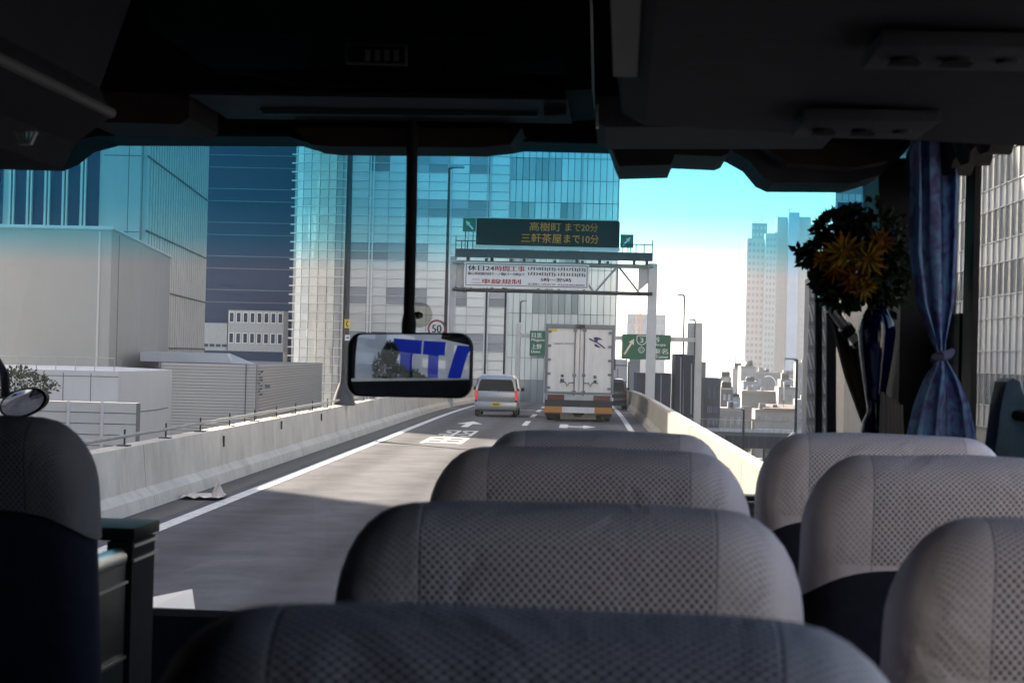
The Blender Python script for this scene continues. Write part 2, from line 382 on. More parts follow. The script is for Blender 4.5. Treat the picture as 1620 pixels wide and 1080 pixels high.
def text(body, parent, mt, c, w, h, u=(1,0,0), v=(0,0,1), name='lettering', bold=0):
    """flat lettering w wide and h high centred on c"""
    me = text_mesh(body, name); u = Vector(u).normalized(); v = Vector(v).normalized(); c = Vector(c)
    base = WM[parent.name].inverted()
    vs = [base @ (c + u*(p.co.x*w) + v*(p.co.y*h)) for p in me.vertices]
    fs = [tuple(p.vertices) for p in me.polygons]; bpy.data.meshes.remove(me)
    n = len(vs)
    if bold:
        off = base.to_3x3() @ (u*bold); k = base.to_3x3() @ (u.cross(v)*0.002)
        vs = vs + [p + off + k for p in vs] + [p - off - k for p in vs]
        fs = fs + [tuple(i+n for i in f) for f in fs] + [tuple(i+2*n for i in f) for f in fs]
    m2 = bpy.data.meshes.new(name); m2.from_pydata(vs, [], fs)
    m2.materials.append(mt); return link(name, m2, parent)
text('羽', road, M_['paint'], (-3.47, 50.9, .006), .92, 3.8, v=(0,1,0), name='painted_character', bold=.012)
text('田', road, M_['paint'], (-3.48, 46.5, .006), 1.0, 3.3, v=(0,1,0), name='painted_character', bold=.015)

# barriers
def barrier(name, label, secp, y0, y1, seg, group, mt='conc'):
    r = root(name, label, 'barrier', (secp[0][0], 10, 0), group)
    y = y0
    while y < y1:
        e = min(y1, y+seg-.03)
        m = MB(); rows = [[Vector((x+cx(q), q, zr(q)+z)) for x, z in secp] for q in ys(y, e, 2.7)]
        m.grid(rows, closed=True); k = len(secp); n = len(rows)
        m.f += [tuple(range(k))[::-1], tuple(range((n-1)*k, n*k))]
        m.build('concrete_panel', M_[mt], r); y += seg
    return r
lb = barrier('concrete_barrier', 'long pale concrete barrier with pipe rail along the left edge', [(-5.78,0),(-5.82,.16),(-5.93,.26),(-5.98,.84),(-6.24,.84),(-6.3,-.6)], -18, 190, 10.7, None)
m = MB(); m.tube([(-6.12+cx(y), y, zr(y)+.97) for y in ys(-15, 120, 3)], .026, 8); m.build('hand_rail', mat('weathered_pipe', (0.20,0.20,0.20), 0.5, 0.2, 3), lb, True)
for k in range(54):
    y = -12 + k*2.42
    b_ = MB(); b_.box(-6.13+cx(y), -6.11+cx(y), y-.015, y+.015, zr(y)+.83, zr(y)+1.06); b_.box(-6.2+cx(y), -6.04+cx(y), y-.12, y+.05, zr(y)+.838, zr(y)+.856)
    b_.build('rail_bracket', M_['steel_dark'], lb)
for y, zz, hh in ((30.2,.55,.18),(36.0,.62,.16),(41.5,.6,.16),(21,.32,.08)):
    MB().box(-5.965, -5.94, y, y+.07, zz, zz+hh).build('scupper', M_['dark_joint'], lb)
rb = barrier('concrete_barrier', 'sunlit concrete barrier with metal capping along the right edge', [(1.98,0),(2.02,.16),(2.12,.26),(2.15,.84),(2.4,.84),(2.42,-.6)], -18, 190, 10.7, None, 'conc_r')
m = MB(); m.grid([[Vector((x+cx(y), y, zr(y)+z)) for x, z in ((2.22,.842),(2.22,.862),(2.38,.862),(2.38,.842))] for y in ys(-15, 150, 3)], closed=True)
m.build('metal_capping', M_['cap'], rb)
sc_ = root('paper_scrap', 'crumpled white paper scrap lying in the left gutter', 'litter', (-5.45, 26.3, 0))
m = MB(); rows = []
for i in range(7):
    rows.append([Vector((-5.75+.1*i+.03*math.sin(j*2+i), 26.0+.14*j, .012+.05*abs(math.sin(i*1.7+j*1.1))+ (.22 if i == 5 and j in (2,3) else 0))) for j in range(6)])
m.grid(rows); m.build('crumpled_sheet', mat('dirty_paper', (0.55,0.47,0.42), 0.8, 0.3, 6), sc_)

# ------------------------------------------------------------------ buildings
def wall_prism(name, foot, z0, z1, mt, parent):
    m = MB(); m.prism([(x, y, z0) for x, y in foot], (0, 0, z1-z0)); return m.build(name, mt, parent)
def lerp(a, b, t): return a + (b-a)*t
def on_face(a, b, s, z, out=0.0):
    """point a fraction s along the foot line a-b, pushed out of the wall"""
    a = Vector((*a, 0)); b = Vector((*b, 0)); u = (b-a).normalized(); n = Vector((u.y, -u.x, 0))
    p = a.lerp(b, s) + n*out; p.z = z; return p
def face_grid(parent, name, a, b, s0, s1, nc, z0, z1, nr, mfun, gap, th, out=0.02):
    A = Vector((*a, 0)); B = Vector((*b, 0)); L = (B-A).length; u = (B-A)/L
    w = L*(s1-s0)/nc; h = (z1-z0)/nr; t = 0
    for r in range(nr):
        for c in range(nc):
            mt = mfun(c, r)
            if mt is None: continue
            th2 = th*(1 + .35*random.random())
            p = on_face(a, b, s0+(s1-s0)*(c+.5)/nc, z0+h*(r+.5), out+th2/2)
            piece(name, mt, parent, p, u, w-gap, th2, h-gap); t += 1
    return t
def face_bars(parent, name, a, b, ss, z0, z1, mt, w, th, out=0.0):
    A = Vector((*a, 0)); B = Vector((*b, 0)); u = (B-A).normalized()
    for s in ss: piece(name, mt, parent, on_face(a, b, s, (z0+z1)/2, out+th/2), u, w, th, z1-z0)
def face_lines(parent, name, a, b, s0, s1, zs, mt, h, th, out=0.0):
    A = Vector((*a, 0)); B = Vector((*b, 0)); L = (B-A).length; u = (B-A).normalized()
    for z in zs: piece(name, mt, parent, on_face(a, b, (s0+s1)/2, z, out+th/2), u, L*(s1-s0), th, h)
def xy(px, py, d):
    p = P(px, py, d); return (p.x, p.y)

# the pale building on the left: fin tower over blank blocks
A = root('office_building', 'tall pale building with ribbed vertical fins above blank wall blocks', 'building', (-30, 100, -11.5))
aL, aC, aR = (-60.6, 112.0), xy(222, 300, 112), xy(322, 300, 145)
wall_prism('tower_wall', [aL, aC, aR, (aR[0]-16, aR[1]+8), (-62, 146)], -11.5, 58, M_['whitewall'], A)
LA = aC[0]-aL[0]
def sx(px): return (P(px, 300, 112).x - aL[0])/LA
face_bars(A, 'dark_window_strip', aL, aC, [(sx(px)) for px in (-98,-70,-42,-5,32,60,88,116,147)], 6, 40, M_['navy_glass'], .80, .05, .02)
face_bars(A, 'fin', aL, aC, [sx(px) for px in (-84,-56,-28,18,46,74,102,131)], 6, 40, M_['fin'], .13, .35, .0)
face_bars(A, 'fin', aL, aC, [sx(px+5.5) for px in (-84,-56,-28,18,46,74,102,131)], 6, 40, M_['fin'], .10, .30, .0)
face_lines(A, 'panel_joint', aL, aC, sx(163), 1.0, [9.3, 14.0, 21.5, 28], M_['groove'], .05, .012, .0)
face_bars(A, 'panel_joint', aL, aC, [sx(203)], 6, 40, M_['groove'], .04, .012, .0)
wall_prism('fin_backing', [aC, aR, (aR[0]+.08, aR[1]-.1), (aC[0]+.08, aC[1]-.02)], -11, 43.2, M_['louvre_back'], A)
nf = 27
for i in range(nf):
    s = (i+.6)/nf
    piece('fin', M_['fin'], A, on_face(aC, aR, s, 15, .22), Vector((aR[0]-aC[0], aR[1]-aC[1], 0)), .55, .36, 56)
face_lines(A, 'panel_joint', aC, aR, 0, 1, [2.2, 5.9, 9.4, 14.0, 18.5, 23], M_['groove'], .12, .05, .385)
MB().tube([(aR[0]+.1, aR[1], -11), (aR[0]+.1, aR[1], 58)], .22, 8).build('corner_trim', M_['whiter'], A, True)
# lower blank block
bL, bC, bR = (-40.7, 90.0), xy(175, 450, 90), xy(268, 480, 117)
zt = P(175, 363, 90).z
wall_prism('lower_block', [bL, bC, bR, (bR[0]-6, bR[1]+.5), (-45, 110)], -11.5, zt, mat('grey_wall_panel', (0.33,0.322,0.31), 0.6, 0.05, 0.25), A)
m = MB(); m.tube([(bL[0], bL[1]-.05, zt+.06), (bC[0], bC[1]-.05, zt+.06), (bR[0], bR[1], zt+.06)], .1, 6); m.build('parapet_trim', M_['whiter'], A)
face_bars(A, 'panel_joint', bC, bR, [.10], -11, zt-.1, M_['groove'], .09, .02, .0)
face_bars(A, 'panel_joint', bL, bC, [.965], -11, zt-.1, M_['louvre'], .10, .03, .0)
face_bars(A, 'panel_joint', bC, bR, [.42, .75], -11, zt-.1, M_['louvre'], .06, .01, .0)
# podium
pd = root('podium_building', 'low white panelled podium with a rounded end below the blank wall', 'building', (-20, 70, -11.5))
cL, cC = (-24.5, 68.0), xy(186, 640, 70); cE = xy(271, 640, 80); zp = P(186, 587, 70).z
foot = [cL, cC]
for i in range(1, 7):
    q = i/7; c0 = Vector(cC).lerp(Vector(cE), q); bulge = .5*math.sin(q*math.pi); foot.append((c0.x+bulge*.8, c0.y-bulge*.6))
foot += [cE, (cE[0]-4, cE[1]+6), (-27, 84)]
wall_prism('podium_wall', foot, -11.5, zp, M_['whiter'], pd)
face_bars(pd, 'panel_joint', cL, cC, [.1,.25,.40,.55,.70,.85], -5, zp-.1, M_['groove'], .03, .012, .0)
face_lines(pd, 'panel_joint', cL, cC, 0, 1, [zp-.22], M_['groove'], .03, .012)
m = MB(); m.tube([(p[0], p[1], P(230,649,74).z) for p in foot[1:8]], .025, 6); m.build('panel_joint', M_['groove'], pd)
for k, px in enumerate((60, 128, 160)):
    c_ = P(px, 612, 69.9); MB().box(c_.x-.25, c_.x+.25, 67.96+.03*k, 68.3, zp-1.5, zp-1.2).build('vent_grille', M_['louvre_back'], pd) if k else None
m = MB()
for k in range(9): m.tube([(cL[0]+.6+k*.75, 69.2, zp), (cL[0]+.6+k*.75, 69.2, zp+.5)], .02, 6)
m.tube([(cL[0]+.6, 69.2, zp+.5), (cL[0]+.6+8*.75, 69.2, zp+.5)], .02, 6); m.build('roof_railing', M_['steel'], pd)
# grid-panel screen wall in front of the podium
gw = root('panel_screen_wall', 'low screen wall of pale ribbed metal panels in front of the podium', 'wall', (-17, 60, -11.5))
gL, gR = (-26.0, 60.0), xy(216, 660, 60); zg = P(150, 636, 60).z
wall_prism('backing', [gL, gR, (gR[0], gR[1]+.5), (gL[0], gL[1]+.5)], -11.5, zg, M_['groove'], gw)
face_grid(gw, 'metal_panel', gL, gR, 0, 1, 10, -6.15, zg+.02, 18, lambda c, r: M_['whitewall'], .03, .05, .0)
face_bars(gw, 'panel_cover_strip', gL, gR, [k/10 for k in range(1, 10)], -6, zg+.03, M_['whiter'], .10, .05, .07)
# shrub on the terrace
sh = root('shrub', 'dark green shrub on the terrace above the screen wall', 'shrub', P(35, 615, 66))
def leaf_mass(name, c, rad, n, size, mt, parent, frame=None, seed=1, squash=1.0):
    rg = random.Random(seed); m = MB(frame)
    for i in range(n):
        while True:
            q = Vector((rg.uniform(-1,1), rg.uniform(-1,1), rg.uniform(-1,1)))
            if q.length < 1: break
        q = q.normalized()*(q.length**.4)
        k = 1 + .35*noise.noise(q*2.3+Vector((seed,0,0)))
        p = Vector(c)+Vector((q.x*rad[0]*k, q.y*rad[1]*k, q.z*rad[2]*k))
        d = (q + Vector((rg.gauss(0,.5), rg.gauss(0,.5), rg.gauss(0,.5)))).normalized(); s = d.orthogonal().normalized(); s.rotate(Matrix.Rotation(rg.uniform(0,6.3), 3, d))
        L = size*rg.uniform(.6,1.3); a = s.cross(d)
        m.add([p, p+d*L*.5+s*L*.28, p+d*L, p+d*L*.5-s*L*.28], [(0,1,2),(0,2,3)])
    return m.build(name, mt, parent)
M_['leaf'] = mat('shrub_leaf', (0.022,0.032,0.018), 0.9, 0.5, 3, spec=.03)
pc = P(38, 600, 66)
leaf_mass('foliage', (pc.x-.4, pc.y, pc.z-.2), (1.5,.7,.55), 1400, .16, M_['leaf'], sh)
m = MB()
for k in range(5): m.tube([(pc.x-1.2+.45*k, pc.y, pc.z-1.2), (pc.x-1.3+.48*k, pc.y, pc.z)], [.04,.015], 6)
m.build('stem', mat('bark', (0.07,0.05,0.04), 0.9), sh)
# louvred building
lo = root('louvred_building', 'low building clad in grey horizontal louvres with white roof slab', 'building', (-19, 100, -11.5))
l0, l1, l2 = xy(254, 620, 92), xy(404, 620, 92), xy(508, 620, 126)
zl = P(300, 573, 92).z
wall_prism('core_wall', [l0, l1, l2, (l2[0]-8, l2[1]+3), (l0[0]-4, l0[1]+22)], -11.5, zl-.05, M_['louvre_back'], lo)
nl = 36
for k in range(nl):
    z = zl - .12 - k*.155
    face_lines(lo, 'louvre', l0, l1, 0, 1, [z], M_['louvre'], .115, .07, .01)
    face_lines(lo, 'louvre', l1, l2, .01, 1, [z], M_['louvre'], .115, .07, .01)
face_bars(lo, 'cover_strip', l0, l1, [.0, .90], -5, zl, M_['groove'], .05, .03, .09)
zr_ = P(300, 558, 95).z
e0, e1, e2, e3 = xy(222, 560, 95), xy(368, 560, 95), xy(395, 560, 110), xy(240, 560, 112)
m = MB(); m.add([(*e0, zl-.02), (*e1, zl-.02), (*l1, zl-.02), (*e2, zl-.02), (*e3, zl-.02), (e0[0], e0[1], zr_), (e1[0]-.3, e1[1], zr_), (e2[0]-1.2, e2[1], zr_), (e3[0], e3[1], zr_)],
            [(0,1,6,5),(1,2,7,6),(2,3,7),(5,6,7,8),(3,4,8,7),(4,0,5,8)])
m.build('roof_slab', M_['whiter'], lo)
sgp = P(411, 607, 92.6); q = MB()
for k in range(9):
    z = sgp.z + .62 - k*.145
    for j in range(2):
        if (k+j) % 3 != 2: q.obox((sgp.x-.1+j*.17+.04*math.sin(k*2), sgp.y+.1*j, z), (.07,.0,.02*math.cos(k)), (0,.05,0), (.02,0,.05))
q.obox((sgp.x+.34, sgp.y+.3, sgp.z-.12), (.12,.02,0), (0,.05,0), (0,0,.09))
q.build('vertical_sign', M_['mull_dark'], lo)

# navy glass tower
B = root('glass_tower', 'dark navy glass tower with thin pale floor lines', 'building', (-37, 200, -11.5))
n0, n1 = (-82.0, 200.0), (xy(466, 400, 200)[0], 200.0)  # unseen left end widened to keep sun off the banded building
wall_prism('curtain_wall', [n0, n1, (n1[0], 240), (-82, 240)], -11.5, 95, M_['navy_glass'], B)
zz = -6.0; k = 0
while zz < 34:
    face_lines(B, 'floor_line', n0, n1, 0.0, 1, [zz], M_['navy_line'], .08, .06, .0); zz += (1.35 if k % 2 else 2.35); k += 1
an = root('annex_building', 'two storey white framed annex with small dark windows before the navy tower', 'building', (-34, 196, -11.5))
a0, a1 = xy(312, 510, 196), xy(449, 510, 196); za = P(400, 491, 196).z
aM = xy(361, 510, 196); zb2 = P(400, 513, 196).z
wall_prism('annex_wall', [aM, a1, (a1[0], 199), (aM[0], 199)], zb2-.9, za, mat('annex_frame', (0.32,0.37,0.43), 0.6), an)
wall_prism('annex_wall', [a0, (aM[0]-.1, aM[1]), (aM[0]-.1, 199), (a0[0], 199)], zb2-2.9, zb2+.05, bpy.data.materials['annex_frame'], an)
wall_prism('annex_wall', [aM, a1, (a1[0], 199), (aM[0], 199)], zb2-2.9, zb2-.92, bpy.data.materials['annex_frame'], an)
wall_prism('annex_base', [a0, a1, (a1[0], 199.2), (a0[0], 199.2)], -11.5, zb2-2.92, M_['navy_glass'], an)
for r, zc in ((0, za-.78), (1, zb2-1.5)):
    for c in range(8):
        X = aM[0] + (a1[0]-aM[0])*(c+.5)/8
        fr = piece('window', M_['mullion'], an, (X, 195.97, zc), (1,0,0), .56, .06, 1.15)
        piece('pane', M_['navy_glass'], fr, (X, 195.93, zc), (1,0,0), .40, .05, .98)
for c in range(5):
    X = a0[0] + (aM[0]-a0[0])*(c+.5)/5; piece('window', M_['navy_glass'], an, (X, 195.95, zb2-2.35), (1,0,0), .5, .05, .3)

# the big pale glass tower ahead
Cb = root('glass_tower', 'wide pale glass office tower filling the middle of the view', 'building', (-12, 170, -11.5))
D0 = 170.0
def X0(px): return P(px, 430, D0).x
c0, c1, c2, c3 = X0(459), X0(549), X0(803), X0(977)
def corner_pt(s):                        # s 0..1 from the left return to the front
    a = math.pi*(.5*s); Wd = c1-c0
    return Vector((c0+Wd*math.sin(a)**1.6*.999, D0 + (1-math.sin(a))*2.2*(1-s) - .02, 0))
wall_prism('tower_core', [(corner_pt(k/8).x+.05, corner_pt(k/8).y+.15) for k in range(8)] + [(c1, D0), (c3, D0), (c3, 205), (c0+.05, 205)], -11.5, 72, M_['mull_dark'], Cb)
ST = 4.12; RH = ST/5; zb0 = P(700, 456, D0).z - 6*ST
def storey_fun(c, r):
    k = r % 5; fl = r//5
    if k in (2,3):
        h = math.sin(c*12.9+fl*7.3+c*fl*1.7)
        return M_['pane_w'] if h > -.1 else M_['pane']
    return M_['pane']
def zrow(k): return zb0+ST*3.2+RH*k
nrow = 30; z0 = zb0 + 2*ST - .9
nr_total = 34
face_grid(Cb, 'window_pane', (c1, D0), (c2, D0), 0, 1, 8, zb0+ST*3.2-.02, zb0+ST*3.2+RH*34, 34, storey_fun, .05, .04, .02)
for k in range(0, 35):
    face_lines(Cb, 'ledge', (c1, D0), (c2, D0), 0, 1, [zrow(k)], M_['mullion'], .045, .16, .02)
face_bars(Cb, 'mullion', (c1, D0), (c2, D0), [.135,.155,.375,.395,.62,.64,.865,.885], zrow(0), zrow(34), M_['mullion'], .11, .14, .06)
def g_fun(c, r):
    if r % 2 == 0: return M_['pane_g']
    fl = r//2
    if c >= 11: return M_['pane_g']
    return M_['pane_gw'] if math.sin(fl*5.1+(c//4)*2.7) > -.2 else M_['pane_g']
face_grid(Cb, 'glass_panel', (c2, D0), (c3, D0), 0, 1, 17, zrow(0)-.9, zrow(0)-.9+ST*.5*14, 14, g_fun, .05, .05, .03)
for k in range(0, 15): face_lines(Cb, 'ledge', (c2, D0), (c3, D0), 0, 1, [zrow(0)-.9+ST*.5*k], M_['mull_dark'], .05, .10, .02)
face_bars(Cb, 'mullion', (c2, D0), (c3, D0), [0.005,.36,.66,.99], zrow(0)-1, zrow(34), M_['mullion'], .10, .14, .05)
# rounded corner bay of wavy glass with projecting fins
nco = 9
for i in range(nco):
    p0, p1 = corner_pt(i/nco), corner_pt((i+1)/nco)
    for r in range(34):
        z = zrow(r)+RH/2
        a_, b_ = (p0.x, p0.y-.35), (p1.x, p1.y-.35)
        pp = on_face(a_, b_, .5, z, .0); uu = Vector((b_[0]-a_[0], b_[1]-a_[1], 0))
        piece('corner_pane', M_['pane_c'], Cb, pp, uu, uu.length-.05, .05, RH-.06)
for r in range(35):
    m = MB(); path = [corner_pt(i/8) + Vector((0,-.42, zrow(r))) for i in range(9)]
    for i in range(8):
        a_, b_ = path[i], path[i+1]; u = (b_-a_); m.obox((a_+b_)/2, u*.5, Vector((u.y,-u.x,0)).normalized()*.09, (0,0,.025))
    m.obox(path[0]+Vector((-.12,0,0)), (.22,0,0), (0,.1,0), (0,0,.06))
    m.build('ledge', M_['mullion'], Cb)

# right of the road: far towers
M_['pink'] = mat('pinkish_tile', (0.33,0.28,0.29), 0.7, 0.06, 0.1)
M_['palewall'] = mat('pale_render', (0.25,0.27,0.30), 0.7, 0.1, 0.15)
M_['greywall'] = add_streaks(mat('grey_render', (0.20,0.20,0.205), 0.8, 0.15, 0.3), .3)
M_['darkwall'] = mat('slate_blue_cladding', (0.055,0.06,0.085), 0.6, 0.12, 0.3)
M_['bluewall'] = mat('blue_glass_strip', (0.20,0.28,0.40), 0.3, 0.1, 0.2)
M_['win'] = facade_glass('far_window', (0.22,0.24,0.28), 0.25, rnd=0.25)
M_['win_l'] = facade_glass('pale_far_window', (0.34,0.38,0.42), 0.2, rnd=0.2)
M_['tan'] = add_streaks(mat('tan_render', (0.46,0.41,0.35), 0.8, 0.08, 0.2), .25)
M_['cream'] = mat('cream_render', (0.28,0.27,0.25), 0.8, 0.08, 0.2)
M_['brown'] = mat('brown_roof', (0.075,0.055,0.05), 0.8, 0.15, 0.4)
def block(px0, px1, pyt, d, dep, mt, parent, name='wall', zbot=-11.5, shift=True, deep=False):
    pm = (px0+px1)/2; dep = min(dep, d*.04) if not deep else dep; x0 = P(px0, 600, d+dep if shift and px0 > VPX else d).x; x1 = P(px1, 600, d).x; z = P(pm, pyt, d).z
    wall_prism(name, [(x0,d),(x1,d),(x1,d+dep),(x0,d+dep)], zbot, z, mt, parent); return x0, x1, z
def windows(parent, x0, x1, d, z0, z1, nc, nr, mt, fw=.6, fh=.5, frame=None):
    for r in range(nr):
        for c in range(nc):
            piece('window', mt, parent, (x0+(x1-x0)*(c+.5)/nc, d-.03, z0+(z1-z0)*(r+.5)/nr), (1,0,0), (x1-x0)/nc*fw, .12, (z1-z0)/nr*fh)
M_['pinkwin'] = facade_glass('hazy_window', (0.10,0.11,0.13), 0.3, rnd=0.25)
D = root('apartment_tower', 'tall hazy pink and blue apartment tower in the far right distance', 'building', (P(1230,560,600).x, 600, -11.5))
for px0, px1, pyt, d, mt, nc, kind in ((1177,1206,377,600,'pink',4,'w'),(1184,1208,353,606,'greywall',4,'g'),(1206,1224,369,597,'palewall',3,'w'),(1224,1242,343,602,'pink',1,'b'),(1242,1259,336,598,'bluewall',1,'n'),(1259,1277,343,601,'pink',1,'b'),(1277,1287,356,605,'palewall',1,'b')):
    x0, x1, z = block(px0, px1, pyt, d, 9, M_[mt], D, shift=False)
    if kind == 'w': windows(D, x0+.2, x1-.2, d, z-46, z-1, nc, 22, M_['pinkwin'], .55, .5)
    if kind == 'b': windows(D, x0, x1, d, z-46, z-3, 1, 22, M_['palewall'], .62, .35)
    if kind == 'g': windows(D, x0, x1, d, z-5, z-.3, nc, 2, M_['win_l'])
p = P(1249, 335, 600); MB().tube([p, p+Vector((0,0,1.2))], .15, 5).build('antenna', M_['steel'], D); p = P(1205, 350, 600)
MB().tube([p, p+Vector((0,0,1.8))], .12, 5).build('antenna', M_['steel'], D)
# blue-glass tower with the billboard behind the flowers
T = root('glass_tower', 'blue grey glass tower behind the flowers at upper right', 'building', (P(1350,400,210).x, 210, -11.5))
x0, x1, z = block(1300, 1440, 120, 210, 20, M_['pane_w'], T)
windows(T, x0, x1, 210, 4, 30, 12, 10, M_['pane_g'], .85, .6)
bb = root('billboard', 'dark blue rooftop billboard with pale frame right of the apartment tower', 'billboard', P(1345, 350, 150))
q0 = P(1325, 320, 150); q1 = P(1375, 352, 150)
MB().box(q0.x, q1.x, 150, 150.3, q1.z, q0.z).build('panel', mat('billboard_blue', (0.02,0.05,0.22), 0.5), bb)
MB().box(q0.x-.12, q0.x, 149.95, 150.3, q1.z, q0.z+.12).box(q0.x, q1.x, 149.95, 150.3, q0.z, q0.z+.12).build('frame', M_['white_sign'], bb)
MB().tube([(q0.x+1,150.15,-11.5),(q0.x+1,150.15,q1.z)], .2, 8).build('post', M_['steel'], bb)
# diagonal-screen tower
H = root('screen_tower', 'grey tower with diagonal metal sunscreens beside the windscreen pillar', 'building', (P(1310,600,150).x, 150, -11.5))
x0, x1, z = block(1277, 1322, 440, 150, 3.0, M_['greywall'], H, shift=False)
zz = -10.0
while zz < z-1.5:
    for c in range(8):
        X = x0 + (x1-x0)*(c+.5)/8
        q = MB(); q.obox((X, 149.8, zz+.75), (.05,0,0), (0,.12,0), (-.16,0,.66)); q.build('slat', M_['steel'], H)
    piece('band', M_['groove'], H, ((x0+x1)/2, 149.92, zz-.1), (1,0,0), x1-x0, .1, .3); zz += 1.95
tb = root('tan_building', 'tan rendered building seen beyond the windscreen right pillar', 'building', (P(1360,600,112).x, 112, -11.5))
x0, x1, z = block(1320, 1440, 462, 112, 14, M_['tan'], tb)
windows(tb, x0+2.2, x1, 112, -8, z-1, 3, 5, M_['win_l'], .4, .4)
# slate buildings behind the right barrier
sb = root('slate_building', 'dark slate blue windowless building behind the right barrier', 'building', (P(1060,600,165).x, 165, -11.5))
block(1003, 1062, 590, 165, 12, M_['darkwall'], sb); block(1031, 1060, 590, 166, 12, M_['darkwall'], sb); block(1062.3, 1100, 560, 166, 14, M_['darkwall'], sb)
for px, a_, b_ in ((1046,593,655),(1077,565,655),(1081,565,655),(1094,575,655)):
    pa, pb_ = P(px, a_, 164.8), P(px-1, b_, 164.8); MB().tube([pa, pb_], .05, 6).build('down_pipe', M_['steel'], sb)
wb = root('white_building', 'white warehouse with dark horizontal bands beyond the truck', 'building', (P(985,600,215).x, 215, -11.5))
x0, x1, z = block(940, 992, 568, 215, 20, M_['whiter'], wb)
face_lines(wb, 'band', (x0,215), (x1,215), 0, 1, [z-.7, z-2.6, z-4.6], M_['groove'], .13, .06)
block(992.2, 1012, 556, 216, 20, M_['palewall'], wb)
ob = root('grey_building', 'grey brown flat roofed building right of the slate block', 'building', (P(1120,620,175).x, 175, -11.5))
x0, x1, z = block(1103, 1116, 572, 178, 12, M_['tan'], ob)
x0, x1, z = block(1107, 1140, 598, 174, 12, M_['greywall'], ob)
windows(ob, x0+.3, x1-.2, 174, z-2.0, z-.7, 7, 1, M_['win'], .7, .9); windows(ob, x0+.3, x1-.2, 174, z-4.6, z-2.4, 6, 2, M_['win_l'], .55, .6)
# hazy blocks in the distance: (left, right, top, distance, material, label)
far = [
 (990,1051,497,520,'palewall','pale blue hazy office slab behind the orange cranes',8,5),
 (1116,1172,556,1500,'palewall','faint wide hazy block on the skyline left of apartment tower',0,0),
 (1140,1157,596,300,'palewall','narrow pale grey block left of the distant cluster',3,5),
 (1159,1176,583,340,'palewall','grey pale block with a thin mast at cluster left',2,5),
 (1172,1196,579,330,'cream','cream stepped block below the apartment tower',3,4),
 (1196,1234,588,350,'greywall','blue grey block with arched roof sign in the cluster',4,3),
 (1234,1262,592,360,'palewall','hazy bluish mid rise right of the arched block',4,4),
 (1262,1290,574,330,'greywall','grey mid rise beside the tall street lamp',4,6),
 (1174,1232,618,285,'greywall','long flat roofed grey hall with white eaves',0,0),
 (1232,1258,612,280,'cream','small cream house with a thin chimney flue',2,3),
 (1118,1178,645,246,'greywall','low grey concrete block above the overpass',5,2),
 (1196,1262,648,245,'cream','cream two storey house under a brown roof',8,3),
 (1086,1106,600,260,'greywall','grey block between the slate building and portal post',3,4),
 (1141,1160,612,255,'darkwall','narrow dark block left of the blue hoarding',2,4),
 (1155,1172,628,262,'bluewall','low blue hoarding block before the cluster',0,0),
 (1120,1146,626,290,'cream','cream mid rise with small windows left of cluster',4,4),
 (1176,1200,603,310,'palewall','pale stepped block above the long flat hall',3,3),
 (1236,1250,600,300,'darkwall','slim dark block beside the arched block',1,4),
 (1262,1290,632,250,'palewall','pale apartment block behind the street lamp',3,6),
]
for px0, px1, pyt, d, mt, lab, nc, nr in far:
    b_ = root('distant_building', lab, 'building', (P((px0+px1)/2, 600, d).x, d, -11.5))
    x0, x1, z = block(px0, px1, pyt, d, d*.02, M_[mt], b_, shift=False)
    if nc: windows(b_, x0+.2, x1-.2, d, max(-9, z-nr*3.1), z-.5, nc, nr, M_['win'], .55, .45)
    rgf = random.Random(int(px0)); 
    for k in range(3 if d < 400 else 0):
        bw = rgf.uniform(.5, 1.4); X = rgf.uniform(x0+bw, x1-bw) if x1-x0 > 2*bw else (x0+x1)/2; bh = rgf.uniform(.3, 1.0)
        MB().box(X-bw/2, X+bw/2, d+.6, d+.6+bw, z-.01, z+bh).build('roof_plant', M_['greywall' if k % 2 else 'palewall'], b_)
    MB().tube([(lerp(x0,x1,.7), d+1, z), (lerp(x0,x1,.7), d+1, z+1.2)], .04, 5).build('antenna', M_['steel_dark'], b_)
    MB().box(x0-.03, x1+.03, d-.06, d-.005, z-.35, z-.12).build('parapet_band', M_['cream' if mt != 'cream' else 'greywall'], b_)
    if 'eaves' in lab:
        for k in (0, 2.4): MB().box(x0, x1, d-1.0, d+.2, z-k-.12, z-k+.02).build('eaves', M_['cream'], b_)
    if 'brown' in lab:
        MB().prism([(x0+1,d-.6,z),(x1,d-.6,z),(x1,d+4,z+.5),(x0+1,d+4,z+.5)], (0,.01,.18)).build('roof', M_['brown'], b_)
        MB().box(x0+.2,x1-.3,d-.9,d-.1,z-2.7,z-2.55).build('balcony', M_['white_sign'], b_)
    if 'arched' in lab:
        m = MB(); c = Vector(((x0+x1)/2, d-.4, z-2.6)); m.tube([c+Vector((math.cos(a)*1.5, 0, math.sin(a)*1.8)) for a in [R(q) for q in range(0,130,13)]], .12, 6); m.build('arch', M_['white_sign'], b_)
    if 'mast' in lab: MB().tube([(x0+.5,d+1,z),(x0+.5,d+1,z+2.6)], .06, 5).build('mast', M_['steel'], b_)
    if 'flue' in lab: MB().tube([(x0+.8,d-.3,z-2),(x0+.8,d-.3,z+.8)], .15, 6).build('flue', M_['steel'], b_)
M_['orange'] = mat('orange_crane_paint', (0.75,0.40,0.16), 0.5, 0.1)
